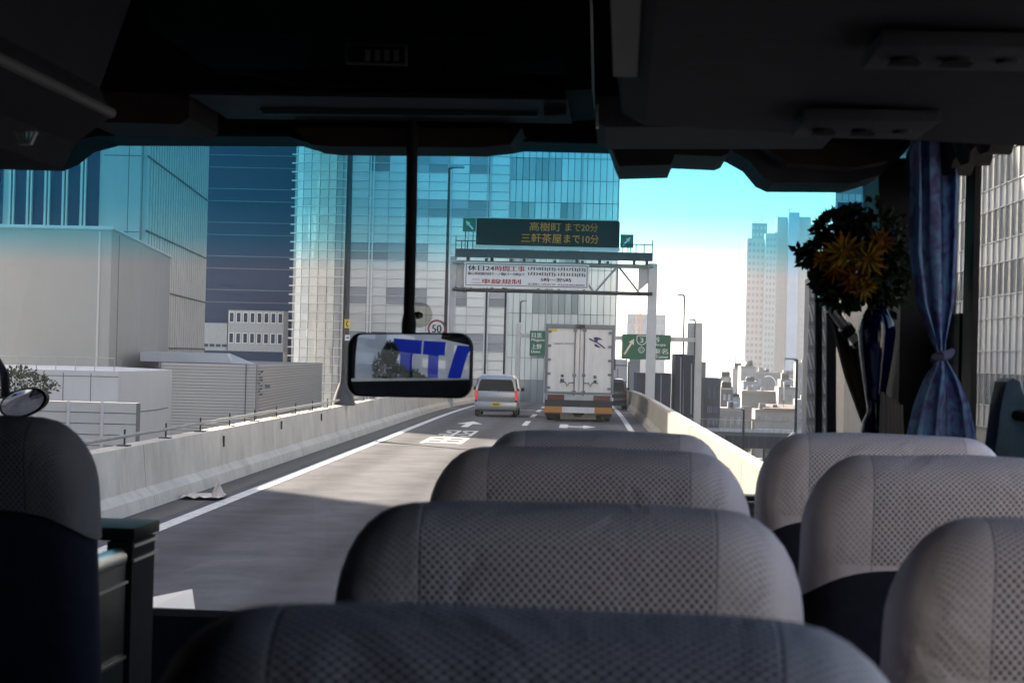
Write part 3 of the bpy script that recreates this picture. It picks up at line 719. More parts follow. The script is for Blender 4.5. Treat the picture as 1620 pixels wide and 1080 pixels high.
for px, pt, lab in ((980, 482, 'orange lattice crane mast left of the hazy slab'), (1010, 478, 'orange lattice crane mast before the hazy slab')):
    b_ = root('crane_mast', lab, 'crane', P(px, 560, 330)); p0 = P(px, 575, 330); p1 = P(px+.8, pt, 330); m = MB()
    p0.z = -11.5; h = p1.z-p0.z; w = .38
    for sx_ in (-w, w):
        for sy_ in (-w, w): m.tube([p0+Vector((sx_,sy_,0)), p1+Vector((sx_,sy_,0))], .09, 4)
    m.build('chord', M_['orange'], b_); m = MB(); k = 0; z = p0.z+8
    while z < p1.z-.9:
        s = 1 if k % 2 else -1; m.tube([(p0.x-w*s, p0.y-w, z), (p0.x+w*s, p0.y-w, z+.9)], .06, 4); m.tube([(p0.x-w, p0.y-w, z), (p0.x+w, p0.y-w, z)], .05, 4); z += .9; k += 1
    m.build('lacing', M_['orange'], b_)
# overpass, noise wall and street level at right
ov = root('overpass', 'grey railing topped overpass crossing below the right barrier', 'overpass', (22, 150, -11.5))
xa, xb = P(1085, 680, 150).x, P(1500, 680, 150).x; zt = P(1200, 684, 150).z
MB().box(xa, xb+10, 150, 158, zt-1.3, zt).build('deck', M_['greywall'], ov)
m = MB()
for k in range(46): m.box(xa+k*.45, xa+k*.45+.04, 150.05, 150.1, zt, zt+.95)
m.box(xa, xb, 150.04, 150.11, zt+.95, zt+1.02); m.build('railing', M_['steel'], ov)
for px in (1160, 1232): 
    X = P(px, 700, 152).x; MB().box(X-.9, X+.9, 151, 156, -11.5, zt-1.31).build('pier', M_['cream'], ov)
nw = root('noise_wall', 'slate blue noise wall panels under the overpass railing', 'wall', (P(1200,700,143).x, 143, -11.5))
xa2, xb2, zt2, zbb = P(1146,700,143).x, P(1262,700,143).x, P(1200,690,143).z, P(1200,709,143).z
for k in range(9):
    X = lerp(xa2, xb2, (k+.5)/9); piece('panel', M_['darkwall'], nw, (X, 143, (zt2+zbb)/2), (1,0,0), (xb2-xa2)/9-.04, .12, zt2-zbb)
for qa, qb in ((1146,1184),(1211,1262)):
    MB().box(P(qa,700,143).x, P(qb,700,143).x, 143.1, 143.6, -11.5, zbb).build('base_wall', M_['cream'], nw)
ex = root('excavator_boom', 'small yellow machine boom above the noise wall', 'excavator', P(1122, 686, 130))
p = P(1120, 688, 130); MB().tube([p+Vector((-.5,0,-.2)), p+Vector((.1,0,.25)), p+Vector((.6,0,-.15))], .1, 6).box(p.x-1, p.x+1, 129.6, 131, -11.5, p.z-.25).build('boom', M_['yellow'], ex)
m = MB(); m.add([(8,60,-11.44),(26,60,-11.44),(60,420,-11.44),(20,420,-11.44)], [(0,1,2,3)])
st = tag(m.build('lower_street', M_['asphalt']), kind='structure')
m = MB(); m.add([(16.2,60,-11.43),(16.5,60,-11.43),(36,420,-11.43),(35.5,420,-11.43)], [(0,1,2,3)]); m.build('edge_line', M_['paint'], st)
gr = root('guard_rail', 'white tubular guard rail on the lower street at right', 'guard rail', (P(1225,700,100).x, 100, -11.5))
for dz in (0, .5):
    MB().tube([P(1215, 735, 95)+Vector((0,0,dz-.3)), P(1255, 690, 118)+Vector((0,0,dz-.3))], .12, 8).build('rail', M_['steel_white'], gr)
for px, py, d in ((1222,728,99),(1240,707,109)):
    p = P(px, py, d); MB().tube([(p.x,p.y,-11.5),(p.x,p.y,p.z+.4)], .1, 8).build('post', M_['steel'], gr)

# big banded building seen in the side window
Fb = root('office_building', 'large office building with white blind bands seen in the right side window', 'building', (25, 110, -11.5))
FX = 25.0; fa, fb_ = (FX, 150.0), (FX, 60.0)
wall_prism('wall', [fa, fb_, (FX+22, 60), (FX+22, 150)], -11.5, 50, M_['greywall'], Fb)
M_['blind'] = facade_glass('white_blind_pane', (0.42,0.42,0.41), 0.3, rnd=0.12)
M_['greyglass'] = facade_glass('grey_mirror_pane', (0.12,0.12,0.125), 0.2, 0.25, 0.5, rnd=0.3, spec=0.15)
pz = lambda py: 2.15 + (568-py+15)/F*121
SH = 3.34; zb = pz(459)
def ff(c, r):
    fl = r//2
    if r % 2 == 1: return M_['greyglass'] if fl not in (1,) else M_['blind']
    return M_['blind']
s0 = (150-128)/90; s1 = (150-94)/90
zc = zb - SH*2.62
n_s = 0
for fl in range(7):
    for part, (h0, h1) in enumerate(((0, 1.35), (1.35, SH))):
        for c in range(21):
            s = lerp(s0, s1, (c+.5)/21)
            mt = M_['blind'] if (part == 0 or fl in (1,)) else M_['greyglass']
            piece('window_pane', mt, Fb, on_face(fa, fb_, s, zc+fl*SH+(h0+h1)/2, .05), (0,-1,0), 34/21-.09, .05, h1-h0-.07)
    face_lines(Fb, 'ledge', fa, fb_, s0, s1, [zc+fl*SH, zc+fl*SH+1.35], M_['steel'], .07, .14, .02)
face_bars(Fb, 'mullion', fa, fb_, [lerp(s0, s1, c/21) for c in range(22)], zc, zc+7*SH, M_['steel'], .07, .16, .03)
for lab, foot in (('added sunlit pale office block, unseen behind the coach on the right, bouncing light forward', [(9,-60),(44,-60),(44,-95),(9,-95)]),):  # unseen block added to bounce sunlight onto the truck and walls
    q = root('office_building', lab, 'building', (foot[0][0]+12, foot[0][1], -11.5)); wall_prism('wall', foot, -11.5, 48, M_['whitewall'], q)  # added unseen block, only there to bounce light
    for k in range(12):
        for c in range(7): piece('window', M_['win_l'], q, (lerp(foot[0][0], foot[1][0], (c+.5)/7), foot[0][1]+.03, -5+k*4.2), (1,0,0), 3.2 if foot[0][0] > 0 else 2.4, .06, 1.7)
# buildings out of frame at left that shade the road, and what the inside mirror looks at
nb = root('office_building', 'grey office block out of view on the left casting shade on the road', 'building', (-55, 10, -11.5))
wall_prism('wall', [(-38,-60),(-38,65),(-80,65),(-80,-60)], -11.5, 43, M_['palewall'], nb)
for k in range(7):
    for c in range(10): piece('window', M_['win_l'], nb, (-37.96, -50+c*11, -4+k*4), (0,1,0), 8, .06, 1.8)

# ------------------------------------------------------------------ gantry with display and banner
G = 80.0; px2 = G/F
gt = root('sign_gantry', 'overhead truss gantry with catwalk spanning the road behind the truck', 'gantry', (-1.5, G, zr(G)))
PLX, PRX = -5.83, 2.87
MB().rbox(PLX-.13, PLX+.13, G-.16, G+.16, -.9, 6.5, .03).build('post', M_['steel'], gt)
MB().rbox(PRX-.2, PRX+.2, G-.2, G+.2, -2.5, 6.38, .04).build('post', M_['steel_white'], gt)
zt_, zb_ = 6.24, 5.05
for yy in (G-.3, G+.3):
    MB().tube([(PLX,yy,zt_),(PRX,yy,zt_)], .075, 8).build('chord', M_['steel'], gt); MB().tube([(PLX,yy,zb_),(PRX,yy,zb_)], .075, 8).build('chord', M_['steel_dark'], gt)
nb_ = 8; Lt = PRX-.55-(PLX+.3)
for k in range(nb_):
    a_ = PLX+.3+Lt*k/nb_; b_ = PLX+.3+Lt*(k+1)/nb_
    if k % 2 == 0: MB().tube([(a_,G-.3,zb_),(b_,G-.3,zt_)], .05, 6).build('brace', M_['steel'], gt)
    else: MB().tube([(a_,G-.3,zt_),(b_,G-.3,zb_)], .05, 6).build('brace', M_['steel'], gt)
    if k % 2 == 1: MB().tube([(a_,G-.3,zb_),(a_,G-.3,zt_)], .035, 6).build('brace', M_['steel'], gt)
for s, X in ((1, PLX), (-1, PRX)):
    MB().prism([(X+.1*s, G-.05, zt_-.1), (X+.62*s, G-.05, zt_-.05), (X+.62*s, G-.05, zb_+(.1 if s > 0 else .1)), (X+(.1 if s > 0 else .12)*s, G-.05, zb_+(.05 if s > 0 else .55))], (0,.1,0)).build('gusset', M_['steel_white'], gt)
CWL, CWR = -5.72, 2.83
MB().box(CWL, CWR, G-.75, G+.5, 6.50, 6.62).box(CWL, CWR, G-.80, G-.76, 6.44, 6.80).box(CWL, CWR, G+.5, G+.54, 6.5, 6.8).build('catwalk', M_['steel_dark'], gt)
MB().box(-4.9, 1.4, G-.84, G-.80, 6.83, 6.98).build('light_trough', M_['steel_white'], gt)
for X in (-5.2,-4.15,-2.75,-.45,.55,2.05,2.6):
    MB().box(X-.06, X+.06, G-.25, G+.25, 6.3, 6.49).build('stub_post', M_['steel_dark'], gt)
for X in (CWL+.02, -5.45, -5.2, 1.75, 2.1, 2.45, CWR-.03):
    MB().tube([(X,G-.72,6.6),(X,G-.72,7.15 if abs(X) < 5.5 and X < 2.6 else 7.35)], .022, 6).build('rail_post', M_['steel_dark'], gt)
MB().tube([(CWL,G-.72,7.15),(-4.85,G-.72,7.15)], .022, 6).build('hand_rail', M_['steel_dark'], gt)
MB().tube([(1.4,G-.72,7.15),(CWR,G-.72,7.15)], .022, 6).build('hand_rail', M_['steel_dark'], gt)
m = MB(); c = [Vector((PLX+.1+.22*k, G-.35, zb_+.15-.28*math.sin(k*.9)*(1 if k < 5 else .6))) for k in range(8)]; m.tube(c, .02, 6); m.build('cable', M_['black'], gt, True)
for X in (-4.1,-3.6,-2.1,-1.2,-.1): MB().box(X-.05,X+.05,G-.4,G-.3,zb_+.08,zb_+.26).build('clamp', M_['steel_dark'], gt)
for X in (-4.4,-3.3,-2.3,-1.4,-.2,.9): MB().box(X-.06,X+.06,G-.1,G+.1,zt_+.07,zt_+.2).build('clamp', M_['steel_dark'], gt)
vm = root('display_board', 'black electronic traffic board with amber lettering on the gantry', 'sign', (-1.7, G-.6, 6.85))
V0, V1 = -4.84, 1.38
MB().rbox(V0, V1, G-.62, G-.1, 6.99, 8.14, .05).build('housing', M_['led_face'], vm)
MB().box(V0+.05, V1-.05, G-.66, G-.1, 8.15, 8.19).build('top_edge', M_['steel_white'], vm)
text('三軒茶屋', vm, M_['led'], (-2.0, G-.632, 7.34), 1.75, .40); text('まで10分', vm, M_['led'], (-.27, G-.632, 7.34), 1.5, .38)
text('高樹町', vm, M_['led'], (-1.85, G-.632, 7.84), 1.35, .38); text('まで20分', vm, M_['led'], (-.27, G-.632, 7.84), 1.4, .36)
def small_arrow(lab, x0, x1, z0, z1, d, lean):
    r = root('arrow_sign', lab, 'sign', ((x0+x1)/2, d, z0-.3))
    MB().box(x0, x1, d-.03, d+.03, z0, z1).build('panel', M_['green_sign'], r)
    cxx, czz, s = (x0+x1)/2, (z0+z1)/2, (z1-z0)*.34
    a = Vector((lean*s*.8, 0, s*.9)); b = Vector((a.z, 0, -a.x)).normalized()*s*.22; c = Vector((cxx, d-.04, czz))
    MB().add([c-a-b*.8, c-a+b*.8, c+a*.2+b*.8, c+a*.15+b*2.2, c+a, c+a*.15-b*2.2, c+a*.2-b*.8], [(0,1,2,3,4,5,6)]).build('arrow', M_['white_sign'], r)
    for X in (lerp(x0,x1,.2), lerp(x0,x1,.8)): MB().tube([(X,d+.02,z0),(X,d+.02,6.65)], .02, 6).build('stay', M_['steel_dark'], r)
small_arrow('small green arrow sign pointing up left beside the display board', -5.42, -4.86, 7.55, 8.14, G-.62, -1)
small_arrow('small green arrow sign pointing up right beside the display board', 1.42, 1.98, 7.0, 7.58, G-.62, 1)
bn = root('banner', 'white roadworks banner with red and black lettering tied on the truss', 'banner', (-2.6, G-.42, 5.2))
B0, B1, Z0, Z1 = -5.33, .10, 5.17, 6.26
MB().box(B0, B1, G-.45, G-.41, Z0, Z1).build('cloth', M_['white_sign'], bn)
e = .07
MB().box(B0+e,B1-e,G-.456,G-.452,Z1-e-.03,Z1-e).box(B0+e,B1-e,G-.456,G-.452,Z0+e,Z0+e+.03).box(B0+e,B0+e+.03,G-.457,G-.453,Z0+e,Z1-e).box(B1-e-.03,B1-e,G-.457,G-.453,Z0+e,Z1-e).build('border', M_['ink'], bn)
yb = G-.46
def bt(s, mt, px0, px1, py, h, bold=.012):
    # positions read off the banner, in fractions of its width
    w = (px1-px0)*(B1-B0); text(s, bn, mt, (B0+(px0+px1)/2*(B1-B0), yb, Z1-py*(Z1-Z0)), w, h, bold=bold)
bt('休日24', M_['ink'], .03, .24, .24, .24); bt('時間工事', M_['ink_red'], .25, .485, .24, .24)
bt('都心環状線内回り一ノ橋JCT〜谷町JCT', M_['ink'], .03, .485, .47, .15, .006)
bt('二車線規制', M_['ink_red'], .06, .455, .76, .22)
bt('1月10日(日)-1月17日(日)', M_['ink'], .515, .97, .23, .17); bt('1月24日(日)-1月31日(日)', M_['ink'], .515, .97, .44, .17)
bt('5時〜翌5時', M_['ink'], .615, .86, .65, .16); bt('お問い合わせ 03(5640)4800', M_['ink'], .515, .965, .84, .11, .004)

# second gantry with the green direction signs
G2 = 112.0
g2 = root('sign_gantry', 'white portal gantry carrying the green direction signs farther ahead', 'gantry', (1.5, G2, zr(G2)))
pr = P(1103, 560, G2).x; pl = P(819, 560, G2).x
MB().rbox(pr-.12, pr+.28, G2-.3, G2+.3, -11.5, P(1105, 511, G2).z, .05).build('post', M_['steel_white'], g2)
q = P(1092, 511, G2+1.5); MB().rbox(q.x-.16, q.x+.25, G2+1.2, G2+1.5, P(1092,562,G2+1.5).z, q.z, .03).build('side_panel', M_['steel'], g2)
MB().rbox(pl-.14, pl+.14, G2-.2, G2+.2, -4, P(819, 510, G2).z, .03).build('post', M_['steel_white'], g2)
zb2_ = P(1080, 537, G2).z; MB().box(pl, pr, G2+.05, G2+.35, zb2_-.13, zb2_+.13).build('beam', M_['steel_white'], g2)
gs = root('direction_sign', 'green direction sign with route shield and Shibuya lettering', 'sign', (P(1020,550,G2).x, G2, zr(G2)))
def gz(py): return P(1020, py, G2).z
s0x, s1x, z0_, z1_ = P(984,548,G2).x, P(1061,548,G2).x, gz(568.5), gz(529)
MB().box(s0x, s1x, G2-.12, G2-.04, z0_, z1_).build('panel', M_['green_sign'], gs)
def gp(px, py): return Vector((s0x + (px-984)/77*(s1x-s0x), G2-.13, z1_ + (py-529)/39.5*(z0_-z1_)))
M_['sign_white'] = M_['white_sign']
a, b = gp(988, 561), gp(1003, 536); dr = (b-a); nn = Vector((dr.z,0,-dr.x)).normalized()
MB().add([a-nn*.06, a+nn*.06, a+dr*.7+nn*.06, a+dr*.68+nn*.19, b, a+dr*.68-nn*.19, a+dr*.7-nn*.06], [(0,1,2,3,4,5,6)]).build('arrow', mat('pale_yellow_sheet', (0.8,0.78,0.55), 0.5), gs)
sh_ = [gp(1007.5,531.5),gp(1022,531.5),gp(1022.3,539),gp(1020,543.5),gp(1014.8,546),gp(1009.5,543.5),gp(1007.2,539)]
MB().tube(sh_+[sh_[0]], .03, 5, False).build('route_shield', M_['white_sign'], gs)
text('3', gs, M_['white_sign'], gp(1014.8,538.3), .20, .30, bold=.015)
c_ = gp(1014.8,553.5); MB().tube([c_+Vector((math.cos(t)*.17,0,math.sin(t)*.17)) for t in [k*.3926 for k in range(17)]], .022, 5, False).build('route_ring', M_['white_sign'], gs)
text('C2', gs, M_['white_sign'], c_, .2, .14)
text('渋谷', gs, M_['white_sign'], gp(1034,536.5), .72, .33, bold=.01); text('Shibuya', gs, M_['white_sign'], gp(1040,545), 1.0, .22, bold=.008)
text('東名', gs, M_['white_sign'], gp(1045,555), .9, .33, bold=.01); text('Tomei', gs, M_['white_sign'], gp(1047,563.5), .75, .2, bold=.008)
g3 = root('direction_sign', 'green direction sign with Meguro and Ueno lettering left of the truck', 'sign', (P(870,545,G2).x, G2, zr(G2)))
t0x, t1x, t0z, t1z = P(838,545,G2).x, P(908,545,G2).x, P(850,563,G2).z, P(850,523,G2).z
MB().box(t0x, t1x, G2-.12, G2-.04, t0z, t1z).build('panel', M_['green_sign'], g3)
def hp(px, py): return Vector((t0x+(px-838)/70*(t1x-t0x), G2-.13, t1z+(py-523)/40*(t0z-t1z)))
text('目黒', g3, M_['white_sign'], hp(849,530.5), .60, .30, bold=.01); text('Meguro', g3, M_['white_sign'], hp(851,538), .78, .2, bold=.008)
text('上野', g3, M_['white_sign'], hp(849,548), .60, .30, bold=.01); text('Ueno', g3, M_['white_sign'], hp(848,556), .55, .16, bold=.008)

# ------------------------------------------------------------------ lamps, poles, small signs
def lamp(lab, px, py, d, base_z, r=.07, arm=None, group='street lamps along the expressway', rb_=None):
    t = P(px, py, d); b = Vector((t.x, t.y, base_z)); L = root('street_lamp', lab, 'street lamp', b, group)
    MB().tube([b, b+Vector((0,0,.9)), t], [rb_ or r*1.7, r*1.25, r*.75], 10).build('pole', M_['steel_dark'], L, True)
    if rb_: MB().tube([b, b+Vector((0,0,.25)), b+Vector((0,0,.55))], [.30,.24,.13], 10).build('base_plate', M_['steel_dark'], L, True)
    if arm:
        e_ = t+Vector((arm,0,.06)); MB().tube([t-Vector((0,0,.02)), t+Vector((arm*.3,0,.04))], r*.7, 8).build('arm', M_['steel_dark'], L, True)
        MB().rbox(min(t.x,e_.x)+abs(arm)*.0, max(t.x,e_.x), t.y-.13, t.y+.13, t.z, t.z+.13, .05).build('lamp_head', M_['steel'], L, True)
    return L
lamp('dark lamp pole with yellow phone plate on the left barrier', 561, -40, 46, .84, .075, .9, rb_=.13)
lamp('lamp with rectangular head pointing right above the speed sign', 711, 266, 83, .2, .07, .68)
lamp('small pale lamp with head pointing right, left of the truck', 824, 477, 128, -3, .06, .42)
lamp('tall lamp with head pointing left beside the white portal post', 1083, 468, 150, -11.5, .08, -.6)
lamp('lamp with head pointing left rising just above the portal post', 1100, 507, 152, -11.5, .08, -.52)
lamp('lamp with broad curved head before the apartment tower', 1261, 569, 118, -11.5, .1, -.8)
lamp('short lamp over the overpass railing at right', 1177, 648, 120, -11.5, .09, -.62)
for px, lab in ((770, 'thin dark pole under the left end of the banner'), (800, 'thin dark pole under the middle of the banner')):
    t = P(px, 462, 84); b = P(px-3, 600, 84); b.z = zr(84)+.8 if px < 780 else -1
    MB().tube([Vector((t.x, t.y, -1.0)), t], .045, 8).build('pole', M_['steel_dark'], root('thin_pole', lab, 'pole', (t.x, t.y, -1.0)), True)
sp = root('speed_sign', 'round speed limit sign reading 50 with red rim above the mirror', 'sign', P(690, 560, 83))
c_ = P(691, 520, 82.8)
MB().disc(c_, (0,1,0), .42, .03).build('rim', M_['red'], sp, True); MB().disc(c_-Vector((0,.02,0)), (0,1,0), .33, .03).build('face', M_['white_sign'], sp, True)
text('50', sp, M_['ink'], c_-Vector((0,.045,0)), .42, .36, bold=.012)
MB().tube([(c_.x, c_.y+.05, 0), (c_.x, c_.y+.05, c_.z)], .03, 8).build('post', M_['steel'], sp)
ph = root('emergency_phone_plate', 'small yellow plate with black telephone symbol on the lamp pole', 'sign', P(549, 545, 45.8))
c_ = P(549.5, 512, 45.7); MB().box(c_.x-.07, c_.x+.07, c_.y-.01, c_.y+.01, c_.z-.11, c_.z+.11).build('plate', M_['yellow'], ph)
MB().tube([c_+Vector((.02,-.016,.07)), c_+Vector((-.02,-.016,.03)), c_+Vector((-.02,-.016,-.03)), c_+Vector((.02,-.016,-.07))], .016, 6).build('handset_symbol', M_['ink'], ph)
c_ = P(549, 534, 45.7); MB().box(c_.x-.05, c_.x+.07, c_.y-.01, c_.y+.01, c_.z-.07, c_.z+.07).build('lower_plate', M_['white_sign'], ph)
MB().add([c_+Vector((-.03,-.016,-.012)), c_+Vector((.02,-.016,-.012)), c_+Vector((.02,-.016,-.04)), c_+Vector((.06,-.016,0)), c_+Vector((.02,-.016,.04)), c_+Vector((.02,-.016,.012)), c_+Vector((-.03,-.016,.012))], [(0,1,2,3,4,5,6)]).build('arrow', M_['ink'], ph)

# ------------------------------------------------------------------ vehicles ahead
M_['tyre'] = mat('tyre_rubber', (0.015,0.015,0.016), 0.85, 0.2)
M_['rim'] = mat('wheel_rim', (0.35,0.35,0.36), 0.4, metal=0.7)
M_['truck_white'] = add_streaks(mat('truck_white_panel', (0.90,0.79,0.68), 0.5, 0.06, 0.8), .25, (1,1,.1))
M_['truck_grey'] = mat('truck_grey_frame', (0.20,0.20,0.205), 0.5, 0.1, metal=0.3)
M_['tail'] = mat('red_lens', (0.11,0.008,0.014), 0.25, 0.1)
M_['tail_lit'] = mat('lit_red_lens', (0.8,0.05,0.045), 0.3, 0.05, emit=0.08)
M_['amber'] = mat('amber_reflector', (0.52,0.22,0.03), 0.5, 0.06)
M_['rimred'] = mat('red_reflector_edge', (0.5,0.04,0.03), 0.5)
M_['silver'] = mat('silver_car_paint', (0.40,0.40,0.43), 0.3, 0.03, metal=0.45)
M_['navycar'] = mat('dark_car_paint', (0.02,0.02,0.035), 0.25, 0.05)
M_['carglass'] = mat('dark_car_glass', (0.010,0.013,0.020), 0.10, 0.1, spec=0.2)
M_['purple'] = mat('purple_emblem_paint', (0.05,0.025,0.14), 0.5, 0.05)
def wheel(parent, c, r, w):
    c = Vector(c); o = MB().tube([c-Vector((w/2,0,0)), c-Vector((w/2-.04,0,0)), c+Vector((w/2-.04,0,0)), c+Vector((w/2,0,0))], [r*.93, r, r, r*.93], 24).build('wheel', M_['tyre'], parent, True)
    MB().disc(c, (1,0,0), r*.55, w+.02, 20).build('rim', M_['rim'], o, True)
TD = 63.0
tx = (P(864,560,TD).x + P(970,560,TD).x)/2
tk = root('box_truck', 'white box truck with purple bird emblem driving in the right lane', 'truck', (tx, TD, 0))
W = 1.19; BT, BB = P(917, 513, TD).z, .97
MB().box(tx-W+.02, tx+W-.02, TD+.12, TD+7.2, BB, BT-.02).build('cargo_box', M_['truck_white'], tk)
m = MB(); m.box(tx-W, tx-W+.09, TD, TD+.14, BB-.02, BT).box(tx+W-.09, tx+W, TD, TD+.14, BB-.02, BT).box(tx-W+.09, tx+W-.09, TD, TD+.14, BT-.15, BT).box(tx-W+.09, tx+W-.09, TD, TD+.14, BB-.02, BB+.03)
m.build('rear_frame', M_['truck_grey'], tk)
for s in (-1, 1):
    x0, x1 = (tx-W+.10, tx-.015) if s < 0 else (tx+.015, tx+W-.10)
    dr = MB().rbox(x0, x1, TD+.03, TD+.10, BB+.04, BT-.16, .012).build('door', M_['truck_white'], tk)
    if s < 0: dr['label'] = 'left cargo door with small lettering'
    else: dr['label'] = 'right cargo door with purple bird emblem'
    X = tx + s*.16
    MB().tube([(X, TD+.0, BB-.08), (X, TD+.0, BT-.12)], .022, 8).build('lock_rod', M_['truck_grey'], dr, True)
    for z in (BB+.04, BB+.62, BT-.2): MB().box(X-.06, X+.06, TD-.035, TD+.03, z-.05, z+.05).build('rod_bracket', M_['truck_grey'], dr)
    m = MB(); z = BB+.36; m.tube([(X+s*.02,TD-.03,z),(X+s*.18,TD-.03,z),(X+s*.24,TD-.03,z-.12),(X+s*.30,TD-.03,z+.02),(X+s*.5,TD-.03,z+.0)], .018, 6); m.build('lock_handle', M_['truck_grey'], dr)
    for k in range(5):
        z = BB+.18+k*(BT-BB-.45)/4; MB().box(tx+s*(W-.02)-.0, tx+s*(W-.21), TD-.012, TD+.03, z-.04, z+.04).build('hinge', M_['truck_grey'], dr)
    MB().box(x0+.02 if s < 0 else x1-.58, x0+.6 if s < 0 else x1, TD-.01, TD+.06, .74, .91).build('tail_light', M_['tail'], tk)
    MB().box(x0-.06 if s < 0 else x1-.52, x0+.52 if s < 0 else x1+.06, TD-.05, TD-.02, .30, .50).build('reflector', M_['amber'], tk)
    MB().box(x0-.07 if s < 0 else x1-.53, x0+.53 if s < 0 else x1+.07, TD-.045, TD-.015, .285, .515).build('reflector_edge', M_['rimred'], tk)
    for k in (0, 1): wheel(tk, (tx+s*(.98-k*.30), TD+1.4, .46), .46, .26)
    wheel(tk, (tx+s*.98, TD+6.2, .46), .46, .26)
    MB().box(tx+s*(.62), tx+s*1.16, TD+.5, TD+.54, .18, .8).build('mud_flap', M_['black'], tk)
MB().box(tx-W+.05, tx+W-.05, TD+.04, TD+.3, .735, BB-.03).build('rear_sill', M_['steel'], tk)
MB().box(tx-W+.03, tx+W-.03, TD+.06, TD+.2, .44, .73).build('underside_shade_panel', M_['black'], tk)  # black sheet put in for the shade between sill and bumper
MB().box(tx-W+.62, tx+W-.62, TD-.04, TD+.06, .30, .50).build('bumper_bar', M_['truck_white'], tk)
MB().box(tx-W+.1, tx+W-.1, TD+.3, TD+7.0, .62, BB-.03).build('chassis', M_['black'], tk)
MB().box(tx-.62, tx+.62, TD+.8, TD+.84, .06, .31).build('splash_guard', M_['truck_white'], tk)
MB().prism([(tx-.25,TD+.3,.3),(tx+.25,TD+.3,.3),(tx+.1,TD+.3,.16),(tx-.1,TD+.3,.16)], (0,.25,0)).build('axle_housing', M_['black'], tk)
MB().rbox(tx-W+.06, tx+W-.06, TD+7.4, TD+9.2, .5, 2.7, .1).build('cab', M_['truck_white'], tk)
for s in (-1, 1): MB().box(tx+s*(W+.1)-.1, tx+s*(W+.1)+.1, TD+8.9, TD+9, 1.75, 2.2).build('wing_mirror', M_['black'], tk)
MB().tube([(tx+W,TD+.4,1.5),(tx+W+.14,TD+.4,1.55),(tx+W+.14,TD+.4,1.85)], .02, 6).build('grab_handle', M_['truck_grey'], tk)
MB().box(tx-.16, tx+.16, TD-.03, TD+.02, BT-.14, BT-.01).build('marker_lamp', M_['black'], tk)
MB().box(tx-W+.12, tx-W+.4, TD+.015, TD+.025, BT-.26, BT-.18).build('sticker', M_['yellow'], tk)
def tp(cxx, cyy):       # emblem outline read off the door
    p = P(855+cxx/10.8, 500+cyy/10.8, TD+.02); return Vector((p.x, TD+.012, p.z))
e1 = [(825,375),(870,385),(912,418),(922,402),(912,368),(950,355),(1010,368),(1078,412),(1035,402),(990,402),(972,440),(1032,480),(1085,518),(1110,552),(1092,556),(1058,525),(985,472),(935,445),(880,420),(835,395)]
e2 = [(920,478),(955,480),(1005,518),(1035,536),(990,536),(930,515)]
MB().prism([tp(*q) for q in e1], (0,-.006,0)).build('bird_emblem', M_['purple'], tk)
MB().prism([tp(*q) for q in e2], (0,-.006,0)).build('bird_emblem', M_['purple'], tk)
text('○BANC.ZOM○', tk, M_['steel_dark'], (tp(400,467).x, TD+.015, tp(400,467).z), .72, .07)
for ch, q in (('車',(372,1020)),('間',(372,1098)),('距',(935,1040)),('離',(935,1118))):
    p = tp(*q); text(ch, tk, M_['steel_dark'], (p.x, TD+.015, p.z), .11, .11, bold=.008)
